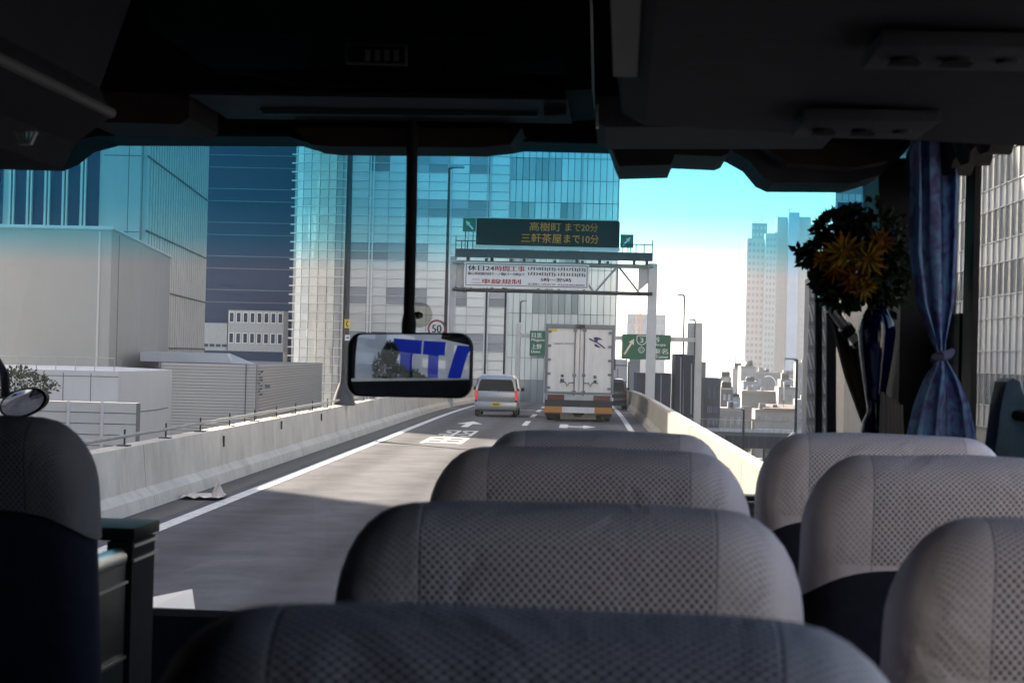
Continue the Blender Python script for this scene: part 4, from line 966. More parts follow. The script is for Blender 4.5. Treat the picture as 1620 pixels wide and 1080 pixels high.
# cars: loft of cross sections along the length
def car(name, label, loc, w, h, L, paint, rake, group=None, lit=True, face=1):
    r = root(name, label, 'car', loc, group); X, Y, Z = loc
    def sec_(y, zb, zbelt, zt, wb, wt):
        wb, wt = wb/2, wt/2; rr = .07
        return [Vector((X+a*1, Y+y, Z+z)) for a, z in ((-wb+.06,zb),(-wb,zb+.1),(-wb-.005,(zb+zbelt)/2),(-wb+.02,zbelt),(-wt,zt-rr*1.4),(-wt+rr,zt-.02),(-wt*.5,zt),(wt*.5,zt),(wt-rr,zt-.02),(wt,zt-rr*1.4),(wb-.02,zbelt),(wb+.005,(zb+zbelt)/2),(wb,zb+.1),(wb-.06,zb))]
    bz = h*.60
    secs = [sec_(.06,.28,bz,h-.10,w-.10,w*.80), sec_(.0,.24,bz,h-.14,w-.05,w*.84) if False else sec_(.10,.24,bz,h-.03,w-.02,w*.82), sec_(.5,.22,bz,h,w,w*.84), sec_(L*.45,.22,bz,h+.01,w,w*.85), sec_(L*.66,.22,bz,h-.03,w,w*.82),
            sec_(L*.80,.22,bz-.02,bz+.12,w-.02,w*.8), sec_(L*.95,.25,bz-.1,bz-.02,w-.06,w*.8), sec_(L,.3,bz-.2,bz-.12,w-.3,w*.7)]
    m = MB(); m.grid(secs, closed=True); k = len(secs[0]); m.f += [tuple(range(k))[::-1], tuple(range((len(secs)-1)*k, len(secs)*k))]
    m.build('body', paint, r, 35)
    wt = w*.80
    m = MB(); m.prism([(X-w*.43, Y+.03, Z+bz+.02), (X+w*.43, Y+.03, Z+bz+.02), (X+wt*.47, Y+.036, Z+h-.24), (X+wt*.42, Y+.04, Z+h-.17), (X-wt*.42, Y+.04, Z+h-.17), (X-wt*.47, Y+.036, Z+h-.24)], (0,.04,0)); m.build('rear_window', M_['carglass'], r)
    m = MB(); m.rbox(X-w*.43, X+w*.43, Y+.02, Y+.09, Z+.57, Z+bz-.02, .02); tg = m.build('tailgate', paint, r, 35)
    MB().box(X-.09, X+.09, Y+.0, Y+.03, Z+bz-.18, Z+bz-.15).build('handle', M_['rim'], tg)
    MB().tube([(X+.08,Y+.02,Z+bz-.04),(X+.08,Y+.02,Z+bz+.03),(X-.2,Y+.03,Z+bz+.06)], .014, 6).build('rear_wiper', M_['black'], tg)
    MB().rbox(X-w/2+.01, X+w/2-.01, Y-.04, Y+.25, Z+.26, Z+.55, .06).build('bumper', paint, r, 35)
    MB().box(X-w/2+.08, X+w/2-.08, Y-.02, Y+.2, Z+.19, Z+.27).build('bumper_skirt', M_['black'], r)
    for s in (-1, 1):
        MB().rbox(X+s*(w/2-.015), X+s*(w/2-.10), Y+.01, Y+.2, Z+bz-.30, Z+bz+.05, .015).build('tail_light', M_['tail_lit'] if lit else M_['tail'], r)
        MB().rbox(X+s*(w/2-.015), X+s*(w/2-.10), Y+.012, Y+.2, Z+bz-.38, Z+bz-.31, .01).build('turn_light', M_['tail'], r)
        for yy in (.52, L*.8): wheel(r, (X+s*(w/2-.10), Y+yy, Z+.27), .27, .17)
        MB().rbox(X+s*(w/2+.03), X+s*(w/2+.17), Y+L*.62, Y+L*.66, Z+bz+.0, Z+bz+.13, .03).build('wing_mirror', M_['black'], r)
        m = MB(); m.prism([(X+s*(w*.425+.025), Y+.5, Z+h-.14), (X+s*(w/2-.005), Y+.4, Z+bz+.03), (X+s*(w/2-.005), Y+L*.72, Z+bz+.03), (X+s*(w*.425+.02), Y+L*.62, Z+h-.14)], (s*.012,0,0)); m.build('side_window', M_['carglass'], r)
    return r
kx = P(785, 620, 66).x
kc = car('compact_van', 'small silver van with lit red tail lights and yellow number plate', (kx, 66.0, zr(66)), 1.56, 1.52, 3.3, M_['silver'], 0)
MB().box(kx-.17, kx+.17, 65.93, 65.955, .37, .54).build('number_plate', mat('yellow_plate', (0.70,0.58,0.10), 0.5), kc)
MB().box(kx-.11, kx+.11, 65.925, 65.93, .41, .49).build('plate_characters', mat('plate_green_black', (0.35,0.22,0.03), 0.6), kc)
dx = P(992, 630, 84).x - .80
dc = car('dark_car', 'dark hatchback half hidden between the truck and right barrier', (dx, 84.0, zr(84)), 1.60, 1.42, 3.9, M_['navycar'], 0, lit=False)
MB().box(dx-.17, dx+.17, 83.93, 83.955, zr(84)+.38, zr(84)+.54).build('number_plate', M_['white_sign'], dc)
p = P(1202, 741, 232); lc = car('silver_car', 'tiny silver car on the lower street beneath the overpass', (p.x, 232, -11.43), 1.65, 1.6, 4.0, M_['silver'], 0, lit=False)

# ================================================================== the bus we sit in (its own frame)
BF = MB_BUS
ZE = 2.15
M_['trim_black'] = mat('black_trim', (0.010,0.009,0.011), 0.6, 0.3, 8, spec=0.12)
M_['trim_dark'] = mat('charcoal_trim', (0.030,0.030,0.040), 0.7, 0.2, 6, spec=0.12)
M_['trim_grey'] = mat('grey_vinyl', (0.018,0.0175,0.024), 0.75, 0.15, 10, bump=0.1, spec=0.12)
M_['trim_brown'] = mat('dark_brown_trim', (0.022,0.014,0.013), 0.7, 0.25, 8, spec=0.12)
M_['visor'] = mat('smoked_visor', (0.010,0.026,0.030), 0.5, 0.1, 3, spec=.15)
M_['alu'] = mat('satin_aluminium', (0.50,0.51,0.50), 0.35, 0.08, 10, metal=0.8)
M_['dull_trim'] = mat('dull_grey_trim', (0.10,0.10,0.11), 0.6, 0.1, spec=0.12)
M_['seat'] = mat('navy_moquette', (0.010,0.010,0.028), 0.95, 0.4, 40)
M_['cover'] = lace(); M_['cover_shaded'] = lace('shaded_knitted_cover', 0.30)  # second cover is the same knit with shade dimmed into its colour
M_['roof_in'] = mat('ceiling_lining', (0.05,0.05,0.055), 0.9, 0.1, 5)
M_['floor_in'] = mat('bus_floor', (0.03,0.03,0.035), 0.8, 0.3, 5)
BXL, BXR = -1.70, 0.80       # inner wall faces
bus = root('coach', 'dark interior of the coach around the camera with tinted windscreen', 'bus', (-.45, 4, 0), frame=BF)
def bb_(name, mt, *a, parent=None, b=0): 
    m = MB(BF); (m.rbox(*a, b) if b else m.box(*a)); return m.build(name, mt, parent or bus, 40 if b else False)
def outline(pts, d, th, off=0):
    """outline given in pixels, standing d ahead, th deep"""
    m = MB(BF); m.prism([PB(x, y, d+th) for x, y in pts], (0, -th, 0)); return m
YW = 4.95; ZT = ZE+.78
bb_('floor', M_['floor_in'], BXL-.05, BXR+.05, -4.2, 4.6, .72, .76)
bb_('roof', M_['roof_in'], BXL-.06, BXR+.06, -4.2, YW+.05, ZT+.22, ZT+.28)
bb_('rear_wall', M_['trim_dark'], BXL-.05, BXR+.05, -4.26, -4.2, .5, ZT+.28)
ZS, ZH = ZE-.52, ZE+.52      # side window sill and head
ZSL = ZE-.115
YL, YR = 2.45, .3             # unseen blinds added behind these to darken the cabin
bb_('side_wall', M_['trim_dark'], BXL-.06, BXL, -4.2, 4.9, .3, ZSL); bb_('side_wall', M_['trim_dark'], BXL-.06, BXL, -4.2, 4.9, ZH, ZT+.22)
bb_('window_sill', M_['alu'], BXL-.05, BXL+.02, YL, 4.85, ZSL+.002, ZSL+.02)
bb_('side_wall', M_['trim_dark'], BXR, BXR+.06, -4.2, 4.9, .3, ZS); bb_('side_wall', M_['trim_dark'], BXR, BXR+.06, -4.2, 4.9, ZH, ZT+.22)
bb_('added_blind', M_['trim_grey'], BXL-.04, BXL-.02, -4.2, YL, ZSL, ZH); bb_('added_blind', M_['trim_grey'], BXR+.02, BXR+.04, -4.2, YR, ZS, ZH)
for X, ya, za_ in ((BXL-.03, YL, ZSL), (BXR+.03, YR, ZS)):
    m = MB(BF); m.add([(X,ya,za_),(X,4.9,za_),(X,4.9,ZH),(X,ya,ZH)], [(0,1,2,3)]); m.build('side_window', M_.setdefault('side_glass', glass('side_glass', (0.88,0.89,0.88), 0.05)) if 'side_glass' not in M_ else M_['side_glass'], bus)
bb_('door_panel', M_['trim_dark'], BXL-.05, BXL-.005, 4.05, 4.9, ZSL, ZH); bb_('window_post', M_['trim_black'], BXR+.005, BXR+.05, 1.6, 1.68, ZS, ZH)  # unseen left door panel, made solid to keep light off the left seat
bb_('window_post', M_['trim_black'], BXR-.006, BXR+.008, 4.24, 4.36, ZS, ZH)
bb_('window_panel', M_['trim_brown'], BXR-.012, BXR+.004, 4.365, 4.75, ZS, ZE+.13)
# windscreen with dyed shade band
tints = [(0.55,0.80,0.86), (0.29,0.70,0.82), (0.15,0.56,0.73), (0.075,0.42,0.60)]
M_['screen'] = glass('windscreen_glass', (0.84,0.845,0.84), 0.025, band=(ZE+.225, ZE+.62, tints))
WXL, WXR = -1.74, .78
def wy(x, z): return YW - .10*((x+.48)/1.25)**2 - .10*max(0, (z-ZE))
m = MB(BF); m.grid([[Vector((x, wy(x, z), z)) for x in [WXL+(WXR-WXL)*i/20 for i in range(21)]] for z in [ZE-1.0+1.8*k/8 for k in range(9)]])
ws = m.mesh('windscreen', M_['screen'], BF.inverted(), True, recalc=False)
wso = link('windscreen', ws, bus); wso.matrix_basis = WM[bus.name].inverted() @ BF
bb_('front_apron', M_['trim_dark'], BXL-.06, BXR+.06, YW-.12, YW+.12, .3, ZE-1.0)
# front pillars
for X in (WXL-.16, WXR-.04): bb_('windscreen_pillar', M_['trim_black'], X, X+.10, YW-.28, YW+.02, ZE-1.0, ZT+.22, b=.03)
outline([(1364,270),(1368,440),(1398,470),(1394,640),(1388,740),(1455,740),(1455,270)], 4.6, .3).build('windscreen_pillar', M_['trim_black'], bus)
# header over the windscreen
o = outline([(-120,262),(0,268),(100,271),(122,262),(150,241),(188,231),(480,232),(498,238),(512,241),(800,245),(830,240),(990,244),(990,-160),(-120,-160)], 4.62, .22).build('windscreen_header', M_['trim_black'], bus)
outline([(485,218),(512,243),(540,246),(770,248),(815,243),(832,218)], 4.4, .2).build('wiper_motor_cover', M_['trim_brown'], bus)
outline([(175,172),(345,178),(345,212),(332,222),(190,218),(176,205)], 4.1, .3).build('front_speaker_box', M_['trim_brown'], bus)
# centre monitor cabinet and its sun visor
cab = outline([(318,12),(938,12),(942,190),(905,192),(905,120),(335,108),(318,100)], 3.9, .5).build('monitor_cabinet', mat('blue_black_trim', (0.004,0.009,0.011), 0.7, 0.3, spec=.06), bus)
outline([(360,188),(905,196),(905,190),(360,182)], 3.95, .4).build('cabinet_shelf', M_['trim_black'], bus)
outline([(372,128),(430,146),(560,150),(740,152),(830,136),(862,150),(850,186),(420,182)], 4.15, .02).build('sun_visor', M_['visor'], bus)
outline([(335,110),(395,112),(440,124),(470,134),(740,138),(800,122),(850,120),(895,126),(896,184),(862,186),(860,138),(842,130),(800,132),(742,146),(470,143),(436,132),(392,122),(350,122)], 4.05, .03).build('visor_frame', M_['trim_grey'], bus)
ck = root('digital_clock', 'unlit digital clock on the black cabinet above the windscreen', 'clock', PB(596, 105, 3.88), frame=BF)
outline([(548,70),(645,73),(645,106),(548,103)], 3.885, .012).build('case', M_['dull_trim'], ck)
outline([(553,74),(641,77),(641,102),(553,99)], 3.875, .008).build('display_window', M_['trim_black'], ck)
for k in range(4):
    x = 578 + k*15; outline([(x,79),(x+8,79.4),(x+8,97),(x,96.6)], 3.868, .004).build('digit', M_['dull_trim'], ck)
# overhead racks: left and right, with lamps and vents
def rack(secp, y0, y1, name, mt):
    m = MB(BF); m.prism([(x, y0, z) for x, z in secp], (0, y1-y0, 0)); return m.build(name, mt, bus)
pa = PB(175, 186, 3.05); pq = PB(100, 268, 3.05)
rack([(pa.x, pa.z), (pa.x-.02, pa.z+.05), (pa.x+.03, pa.z+.20), (pa.x-.1, pa.z+.42), (BXL, pa.z+.45), (BXL, pq.z+.0), (pq.x, pq.z), (pa.x-.06, pa.z-.045)], -3, 3.05, 'luggage_rack', M_['trim_grey'])
m = MB(BF); m.tube([(pa.x+.004, -3, pa.z+.006), (pa.x+.004, 3.04, pa.z+.006)], .009, 8); m.build('rack_edge_trim', M_['dull_trim'], bus)
p0 = PB(40, 220, 3.0); outline([(22,208),(58,212),(60,232),(24,230)], 3.02, .01).build('speaker_grille', M_['trim_dark'], bus) if False else None
m = MB(BF)
for k in range(5): m.obox(PB(28+6*k, 219, 2.6), (.002,0,0), (0,.004,0), (.002*(k-2),0,.009))
m.build('speaker_grille', M_['alu'], bus)
zr2 = ZE + .40
xe = PB(984, 180, 3.1).x
rack([(xe, zr2+.02), (xe+.04, zr2), (BXR, zr2-.03), (BXR, ZT+.2), (xe+.12, ZT+.2), (xe-.02, zr2+.14)], -3, 3.12, 'luggage_rack', M_['trim_grey'])
m = MB(BF); m.box(xe-.012, xe+.022, -3, 2.62, zr2+.004, zr2+.03); m.build('rack_edge_trim', M_['dull_trim'], bus)
outline([(946,192),(1040,190),(1325,196),(1300,236),(960,236),(946,228)], 3.35, .35).build('rack_end_box', M_['trim_dark'], bus)
outline([(943,168),(947,168),(947,204),(943,204)], 3.34, .02).build('edge_glint_trim', M_['alu'], bus)
outline([(962,236),(1155,240),(1140,266),(1130,270),(1062,267),(1056,282),(980,284),(974,272)], 4.05, .3).build('camera_housing', M_['trim_black'], bus)
outline([(1090,232),(1150,258),(1175,272),(1195,296),(1212,304),(1330,305),(1372,292),(1405,262),(1430,225),(1090,220)], 4.35, .25).build('driver_console', M_['trim_dark'], bus)
outline([(1200,236),(1420,232),(1395,262),(1340,272),(1240,266)], 4.2, .1).build('console_visor', M_['trim_brown'], bus)
for px0, py0, w, h, sk in ((1408,62,210,48,40),(1290,172,150,56,45)):
    c0_ = PB(px0+w/2, py0+h/2, 2.2); t = (zr2-.03-ZE)/(c0_.z-ZE); c0_ = EYE + (c0_-EYE)*t
    ps = root('reading_light_unit', 'overhead vent and reading light unit ' + ('nearest above the window seats' if px0 > 1400 else 'farther along the right rack'), 'light unit', c0_, 'overhead passenger units', BF)
    hx, hy = .10, .085 if px0 > 1400 else .11
    m = MB(BF); m.rbox(c0_.x-hx, c0_.x+hx, c0_.y-hy, c0_.y+hy, c0_.z-.006, c0_.z+.012, .003); m.build('panel', M_['trim_dark'], ps, 40)
    for k, xx in enumerate((-.06, .0)):
        m = MB(BF); m.disc((c0_.x+xx, c0_.y, c0_.z-.008), (0,0,1), .018, .006, 20); v_ = m.build('vent', M_['trim_black'], ps, True)
        for j in range(3):
            m = MB(BF); m.box(c0_.x+xx-.018, c0_.x+xx+.018, c0_.y-.012+.011*j, c0_.y-.008+.011*j, c0_.z-.014, c0_.z-.011); m.build('vane', M_['trim_grey'], v_)
    m = MB(BF); m.disc((c0_.x+.06, c0_.y, c0_.z-.008), (0,0,1), .014, .006, 20); m.build('lamp', M_['trim_dark'], ps, True)

# dashboard and entrance partition
zd = PB(300, 963, 4.35).z
m = MB(BF); m.prism([(BXL,4.33,.8),(BXL,4.33,zd-.015),(BXL,4.345,zd),(BXL,4.36,zd),(BXL,YW-.13,zd-.14),(BXL,YW-.13,.8)], (.12-BXL,0,0)); m.build('dashboard', M_['trim_dark'], bus)
zd2 = PB(1195, 790, 4.6).z
m = MB(BF); m.rbox(.125, BXR, 4.55, YW-.13, .8, zd2, .02); m.build('driver_dashboard', mat('plum_dash_trim', (0.03,0.02,0.04), 0.6), bus, 40)
m = MB(BF); m.tube([(.13, 4.56, zd2+.006), (BXR, 4.56, zd2+.006)], .007, 8); m.build('dash_edge_highlight', M_['visor'], bus)  # teal tube stands in for the highlight along the dash edge
pr_ = root('partition', 'dark entrance partition with aluminium trim at lower left', 'partition', PB(215, 1060, 3.5), frame=BF)
t0 = PB(210, 848, 3.5)
def pbx(name, mt, x0, x1, y0, y1, z0, z1, b=0):
    m = MB(BF); (m.rbox(x0,x1,y0,y1,z0,z1,b) if b else m.box(x0,x1,y0,y1,z0,z1)); return m.build(name, mt, pr_, 40 if b else False)
xa_, zt_p = t0.x, t0.z
pbx('end_panel', M_['trim_grey'], xa_-.05, xa_, 3.50, 3.67, .76, zt_p-.012)
pbx('top_cap', M_['trim_black'], xa_-.5, xa_+.003, 3.50, 3.70, zt_p-.010, zt_p+.016, b=.006)
pbx('edge_trim', M_['alu'], xa_, xa_+.004, 3.50, 3.675, zt_p-.022, zt_p-.016)
pbx('edge_trim', M_['alu'], xa_, xa_+.004, 3.50, 3.675, zt_p-.050, zt_p-.044)
pbx('door_panel', mat('olive_dark_panel', (0.045,0.047,0.043), 0.35, 0.1), xa_-.05, xa_-.008, 3.0, 3.485, .76, zt_p-.05)
m = MB(BF); m.tube([(xa_-.024, 3.0, zt_p-.040), (xa_-.024, 3.48, zt_p-.040)], .02, 12); m.build('grab_bar', M_['alu'], pr_, True)
pbx('edge_trim', M_['alu'], xa_-.006, xa_-.002, 3.0, 3.483, zt_p-.088, zt_p-.083)
pbx('edge_trim', M_['alu'], xa_-.006, xa_-.002, 3.0, 3.483, zt_p-.232, zt_p-.226)
pp = root('paper_sheet', 'white paper sheet standing on the dashboard at left', 'paper', PB(276, 962, 4.4), frame=BF)
m = MB(BF); m.prism([PB(230,946,4.62), PB(304,931,4.62), PB(309,966,4.36), PB(230,966,4.36)], (0,.001,-.002)); m.build('sheet', mat('white_paper', (0.75,0.76,0.78), 0.7, 0.03), pp)
# wiper arms and mirror stays outside at right
outline([(1288,440),(1299,440),(1299,700),(1288,700)], 5.08, .03).build('wiper_arm', M_['trim_black'], bus)
outline([(1306,460),(1321,460),(1321,700),(1306,700)], 5.14, .03).build('wiper_arm', M_['trim_black'], bus)
m = MB(BF); pth = [PB(1300,466,4.7), PB(1320,496,4.72), PB(1362,548,4.76)]
m.tube(pth, [.011,.013,.013], 10); m.build('chrome_stay', M_['alu'], bus, True)
for px, py in ((1318,493),(1340,522),(1362,549)):
    m = MB(BF); c = PB(px, py, 4.73); d_ = (pth[2]-pth[0]).normalized(); m.disc(c, d_, .019, .025, 14); m.build('stay_clamp', M_['trim_black'], bus, True)
m = MB(BF); m.tube([PB(1322,500,4.8), PB(1345,590,4.8), PB(1385,700,4.8)], .017, 8); m.build('wiper_link', M_['trim_brown'], bus, True)
m = MB(BF); m.tube([PB(1350,545,4.78), PB(1372,620,4.78), PB(1395,700,4.78)], .012, 8); m.build('wiper_link', M_['trim_black'], bus, True)
# round outside mirror at far left
rm = root('outside_mirror_or_reflection', 'round convex outside mirror on a bent arm at far left', 'mirror', PB(35, 660, 5.6), frame=BF)
c = PB(36, 637, 5.6); u_ = (PB(76, 628, 5.6)-c); v_ = (PB(40, 614, 5.6)-c)
m = MB(BF); ring = []
nrm = Vector((.25,-.93,-.25)).normalized()
rows = []
for k, (s, dep) in enumerate(((1.0,0),(1.0,.02),(.92,.05),(.6,.09),(.2,.1))):
    rows.append([c + u_*math.cos(t)*s + v_*math.sin(t)*s + Vector((0,dep-.75*(u_.z*math.cos(t)+v_.z*math.sin(t))*s,0)) for t in [2*math.pi*i/32 for i in range(32)]])
m.grid(rows, closed=True); m.f.append(tuple(range(4*32,5*32))); m.build('shell', M_['trim_black'], rm, True)
M_['mirror'] = mat('mirror_silver', (0.85,0.86,0.88), 0.01, 0.0, metal=1.0)
m = MB(BF); rows = [[c + u_*math.cos(t)*s*.9 + v_*math.sin(t)*s*.86 + Vector((0,-.004-.02*(1-s*s)-.75*(u_.z*math.cos(t)+v_.z*math.sin(t))*s*.9,0)) for t in [2*math.pi*i/32 for i in range(32)]] for s in (1,.8,.6,.4,.2,.02)]
m.grid(rows, closed=True); m.f.append(tuple(range(5*32,6*32))); m.build('mirror_glass', M_['mirror'], rm, True)
m = MB(BF); m.tube([PB(-30,560,5.62), PB(-4,572,5.62), PB(8,592,5.62), PB(9,628,5.62)], .014, 8); m.build('arm', M_['trim_black'], rm, True)

ro = root('outside_mirror_or_reflection', 'dark blue solid standing in for the curtain reflection in the right side window', 'mirror', PB(1588, 690, 3.85), frame=BF)
m = MB(BF); pts_ = [PB(x, y, 4.05) for x, y in ((1556,720),(1566,640),(1574,603),(1584,597),(1594,602),(1606,640),(1616,720))]; m.prism(pts_, (0,-.12,0)); m.build('housing', mat('reflection_blue', (0.010,0.026,0.045), 0.6, 0.6, 14, spec=.15), ro)  # dark blue solid stands in for the curtain's reflection in the glass
m = MB(BF); m.tube([PB(1600,655,3.95), PB(1625,659,3.9), PB(1660,670,3.85)], .012, 8); m.build('arm', M_['trim_black'], ro, True)  # part of the stand-in for the curtain reflection
# inside mirror on its long rod
im = root('inside_mirror', 'rounded rectangular inside mirror hanging on a long black rod', 'mirror', PB(648, 578, 4.3), frame=BF)
mc = PB(648.5, 577.5, 4.3); hw, hh = .169, .076
mu = (PB(749, 579, 4.3)-PB(547, 577, 4.3)).normalized(); mu.y = 0; mu.normalize()
yaw = R(25); mU = Vector((math.cos(yaw), -math.sin(yaw), 0)); mU.z = mu.z; mU.normalize(); mN0 = Vector((-math.sin(yaw), -math.cos(yaw), .02)).normalized(); mV = mN0.cross(mU)*-1
if mV.z < 0: mV = -mV
def rr_(hw, hh, r, n=7):
    pts = []
    for cxx, cyy, a0 in ((hw-r, hh-r, 0), (-hw+r, hh-r, 90), (-hw+r, -hh+r, 180), (hw-r, -hh+r, 270)):
        for i in range(n): a = R(a0+90*i/(n-1)); pts.append((cxx+r*math.cos(a), cyy+r*math.sin(a)))
    return pts
def mpt(x, y, o): return mc + mU*x + mV*y + mN0*o
m = MB(BF); rows = [[mpt(x, y, .006) for x, y in rr_(hw-.004, hh-.004, .034)], [mpt(x, y, .010) for x, y in rr_(hw, hh, .036)], [mpt(x, y, -.004) for x, y in rr_(hw, hh, .036)], [mpt(x, y, -.025) for x, y in rr_(hw*.9, hh*.85, .03)]]
m.grid(rows, closed=True); n_ = len(rows[0]); m.f.append(tuple(range(3*n_, 4*n_))); m.build('shell', M_['trim_black'], im, 50)
CR = 1.1
m = MB(BF); rows = []; rC = .034; HW, HH = hw-.004, hh-.004
for k in range(41):
    y = -HH + 2*HH*(.5-.5*math.cos(math.pi*k/40)); q = max(0, abs(y)-(HH-rC)); wd = HW - (rC - math.sqrt(max(0, rC*rC-q*q)))
    rows.append([mpt(wd*(-1+2*i/48), y, .016 - ((wd*(-1+2*i/48))**2 + y*y)/(2*CR)) for i in range(49)])
m.grid(rows); m.build('mirror_glass', M_['mirror'], im, 180)
m = MB(BF); m.tube([PB(653,150,4.34), PB(651,330,4.34), PB(647,500,4.34)], .0135, 12); m.build('rod', M_['trim_black'], im, True)
m = MB(BF); m.tube([PB(647.5,498,4.34), PB(647,512,4.34), PB(646,535,4.34)], [.015,.018,.016], 12); m.build('rod_joint', M_['trim_black'], im, True)
sc2 = root('suction_cup', 'clear suction cup with black tab on the windscreen beside the mirror rod', 'suction cup', PB(664, 520, 4.84), frame=BF)
m = MB(BF); m.disc(PB(664, 498, 4.84), (0,1,0), .034, .004, 28); m.build('cup', glass('milky_rubber', (0.78,0.78,0.74), 0.06), sc2, True)
outline([(640,494),(664,493),(669,496),(669,502),(664,504),(640,504)], 4.82, .006).build('tab', M_['trim_black'], sc2)
m = MB(BF); m.disc(PB(663.5, 499, 4.815), (0,1,0), .0035, .004, 12); m.build('rivet', M_['alu'], sc2)

# ------------------------------------------------------------------ seats
def pillow_outline(hw, zt, zb, rr, ins, crown, n=9):
    a = hw-ins; top = zt-ins; bot = zb+ins; r = max(.02, rr-ins*.6); pts = []
    pts += [(a, bot + (top-r-bot)*k/8) for k in range(8)]
    for i in range(n): t = R(90*i/(n-1)); pts.append((a-r*.72+r*.72*math.cos(t), top-r+r*math.sin(t)))
    k = 12
    for i in range(1, k): x = (a-r*.72) - 2*(a-r*.72)*i/k; pts.append((x, top))
    for i in range(n): t = R(90+90*i/(n-1)); pts.append((-a+r*.72+r*.72*math.cos(t), top-r+r*math.sin(t)))
    pts += [(-a, bot + (top-r-bot)*(7-k2)/8) for k2 in range(8)]
    return [(x, z + crown*(1-(x/hw)**2) if z > zt-.2 else z) for x, z in pts]
def pillow(m, cxx, cyy, zt, hw, hgt, th, rr, e, crown, tilt, grow=0.0):
    rows = []; hw += grow; th += 2*grow; zt += grow; zb = zt-hgt
    J = 10
    for s in (.06,.3,.55,.8): rows.append((s, -th/2 - .012*(1-s*s), e))
    for j in range(J+1):
        ph = -math.pi/2 + math.pi*j/J; rows.append((1.0, th/2*math.sin(ph), e*(1-math.cos(ph))))
    for s in (.8,.55,.3,.06): rows.append((s, th/2 + .012*(1-s*s), e))
    out = []; zc = zt-hgt/2
    for s, y, ins in rows:
        r_ = []
        for x, z in pillow_outline(hw, zt, zb, rr, ins, crown):
            x2 = x*s; z2 = zc+(z-zc)*s if s < 1 else z
            dz = z2-zt; r_.append(Vector((cxx+x2, cyy + y + dz*math.tan(-tilt), z2)))
        out.append(r_)
    m.grid(out, closed=True); n = len(out[0]); m.f.append(tuple(range(n))); m.f.append(tuple(range((len(out)-1)*n, len(out)*n)))
def seat(label, cxx, yb, top, group='rows of passenger seats', hw=.235, cut=.15, cov='cover'):
    r = root('passenger_chair', label, 'seat', (cxx, yb, .76), group, BF); zt = ZE-top
    tilt = R(11)
    m = MB(BF); pillow(m, cxx, yb, zt, hw, .72, .13, .115, .055, .008, tilt); m.build('backrest', M_['seat'], r, 80)
    # loose cover pulled over the head end
    bm = bmesh.new(); m2 = MB(); pillow(m2, 0, 0, 0, hw, .72, .13, .115, .055, .008, tilt, .006)
    vs = [bm.verts.new(v) for v in m2.v]
    for f in m2.f:
        try: bm.faces.new([vs[i] for i in f])
        except ValueError: pass
    bmesh.ops.triangulate(bm, faces=[f for f in bm.faces if len(f.verts) > 4])
    bmesh.ops.bisect_plane(bm, geom=bm.verts[:]+bm.edges[:]+bm.faces[:], plane_co=(0,0,-cut), plane_no=(0,0,-1), clear_outer=True)
    for v in bm.verts:
        if abs(v.co.z+cut) < 1e-4:
            k = (abs(v.co.x)/hw)**5; v.co.z -= .045*k; v.co.y -= .045*k*math.tan(-tilt)*-1*-1
        else:
            w = .0022*noise.noise(v.co*11+Vector((cxx*9, yb*3, 0))); v.co += Vector((w, w, w))
    bmesh.ops.recalc_face_normals(bm, faces=bm.faces[:])
    me = bpy.data.meshes.new('headrest_cover'); bm.to_mesh(me); bm.free(); me.materials.append(M_[cov])
    me.polygons.foreach_set('use_smooth', [True]*len(me.polygons))
    link('headrest_cover', me, r, BF @ Matrix.Translation((cxx, yb, zt)))
    m = MB(BF); m.rbox(cxx-hw+.01, cxx+hw-.01, yb+.14, yb+.62, .76+.36, .76+.48, .05); m.build('seat_cushion', M_['seat'], r, 60)
    m = MB(BF); m.box(cxx-.18, cxx+.18, yb+.16, yb+.55, .765, .76+.36); m.build('pedestal', M_['trim_black'], r)
    m = MB(BF); m.rbox(cxx-hw-.035, cxx-hw-.005, yb+.05, yb+.45, .76+.58, .76+.62, .012); m.build('armrest', M_['trim_black'], r, 40)
    return r
seat('grey covered aisle seat nearest the camera', -.052, 1.09, .162)
seat('grey covered aisle seat, second ahead of the camera', -.050, 1.86, .159)
seat('grey covered aisle seat, third ahead of the camera', -.045, 2.70, .143)
seat('grey covered aisle seat, farthest ahead in the centre', -.035, 3.55, .150)
seat('grey covered window seat nearest, cut by the right edge', .512, 1.87, .160)
seat('grey covered window seat at right, second of three', .508, 2.70, .140)
seat('grey covered window seat at right, farthest of three', .503, 3.55, .142)
seat('covered seat across the aisle at left edge, shade put into its colour', -.80-.235-.024, 2.82, .123, cut=.13, cov='cover_shaded')

# ------------------------------------------------------------------ curtain, valance, flowers
def cloth(name, col1, col2, sc=7):
    m, t, b = nodes(name); b.inputs['Roughness'].default_value = 0.85
    tc = N(t, 'ShaderNodeTexCoord'); nz = N(t, 'ShaderNodeTexNoise'); nz.inputs['Scale'].default_value = sc; nz.inputs['Detail'].default_value = 3; nz.inputs['Distortion'].default_value = 2.0
    t.links.new(tc.outputs['Object'], nz.inputs['Vector'])
    cr = N(t, 'ShaderNodeValToRGB'); e = cr.color_ramp.elements; e[0].position = .38; e[1].position = .62; e[0].color = (*col1, 1); e[1].color = (*col2, 1)
    x = e.new(.5); x.color = (*[(a+b_)/2*1.1 for a, b_ in zip(col1, col2)], 1)
    t.links.new(nz.outputs['Fac'], cr.inputs[0]); t.links.new(cr.outputs[0], b.inputs['Base Color'])
    tl = N(t, 'ShaderNodeBsdfTranslucent'); t.links.new(cr.outputs[0], tl.inputs[0]); mx = N(t, 'ShaderNodeMixShader'); mx.inputs[0].default_value = .45
    t.links.new(b.outputs[0], mx.inputs[1]); t.links.new(tl.outputs[0], mx.inputs[2]); t.links.new(mx.outputs[0], t.nodes['Material Output'].inputs[0])
    return m
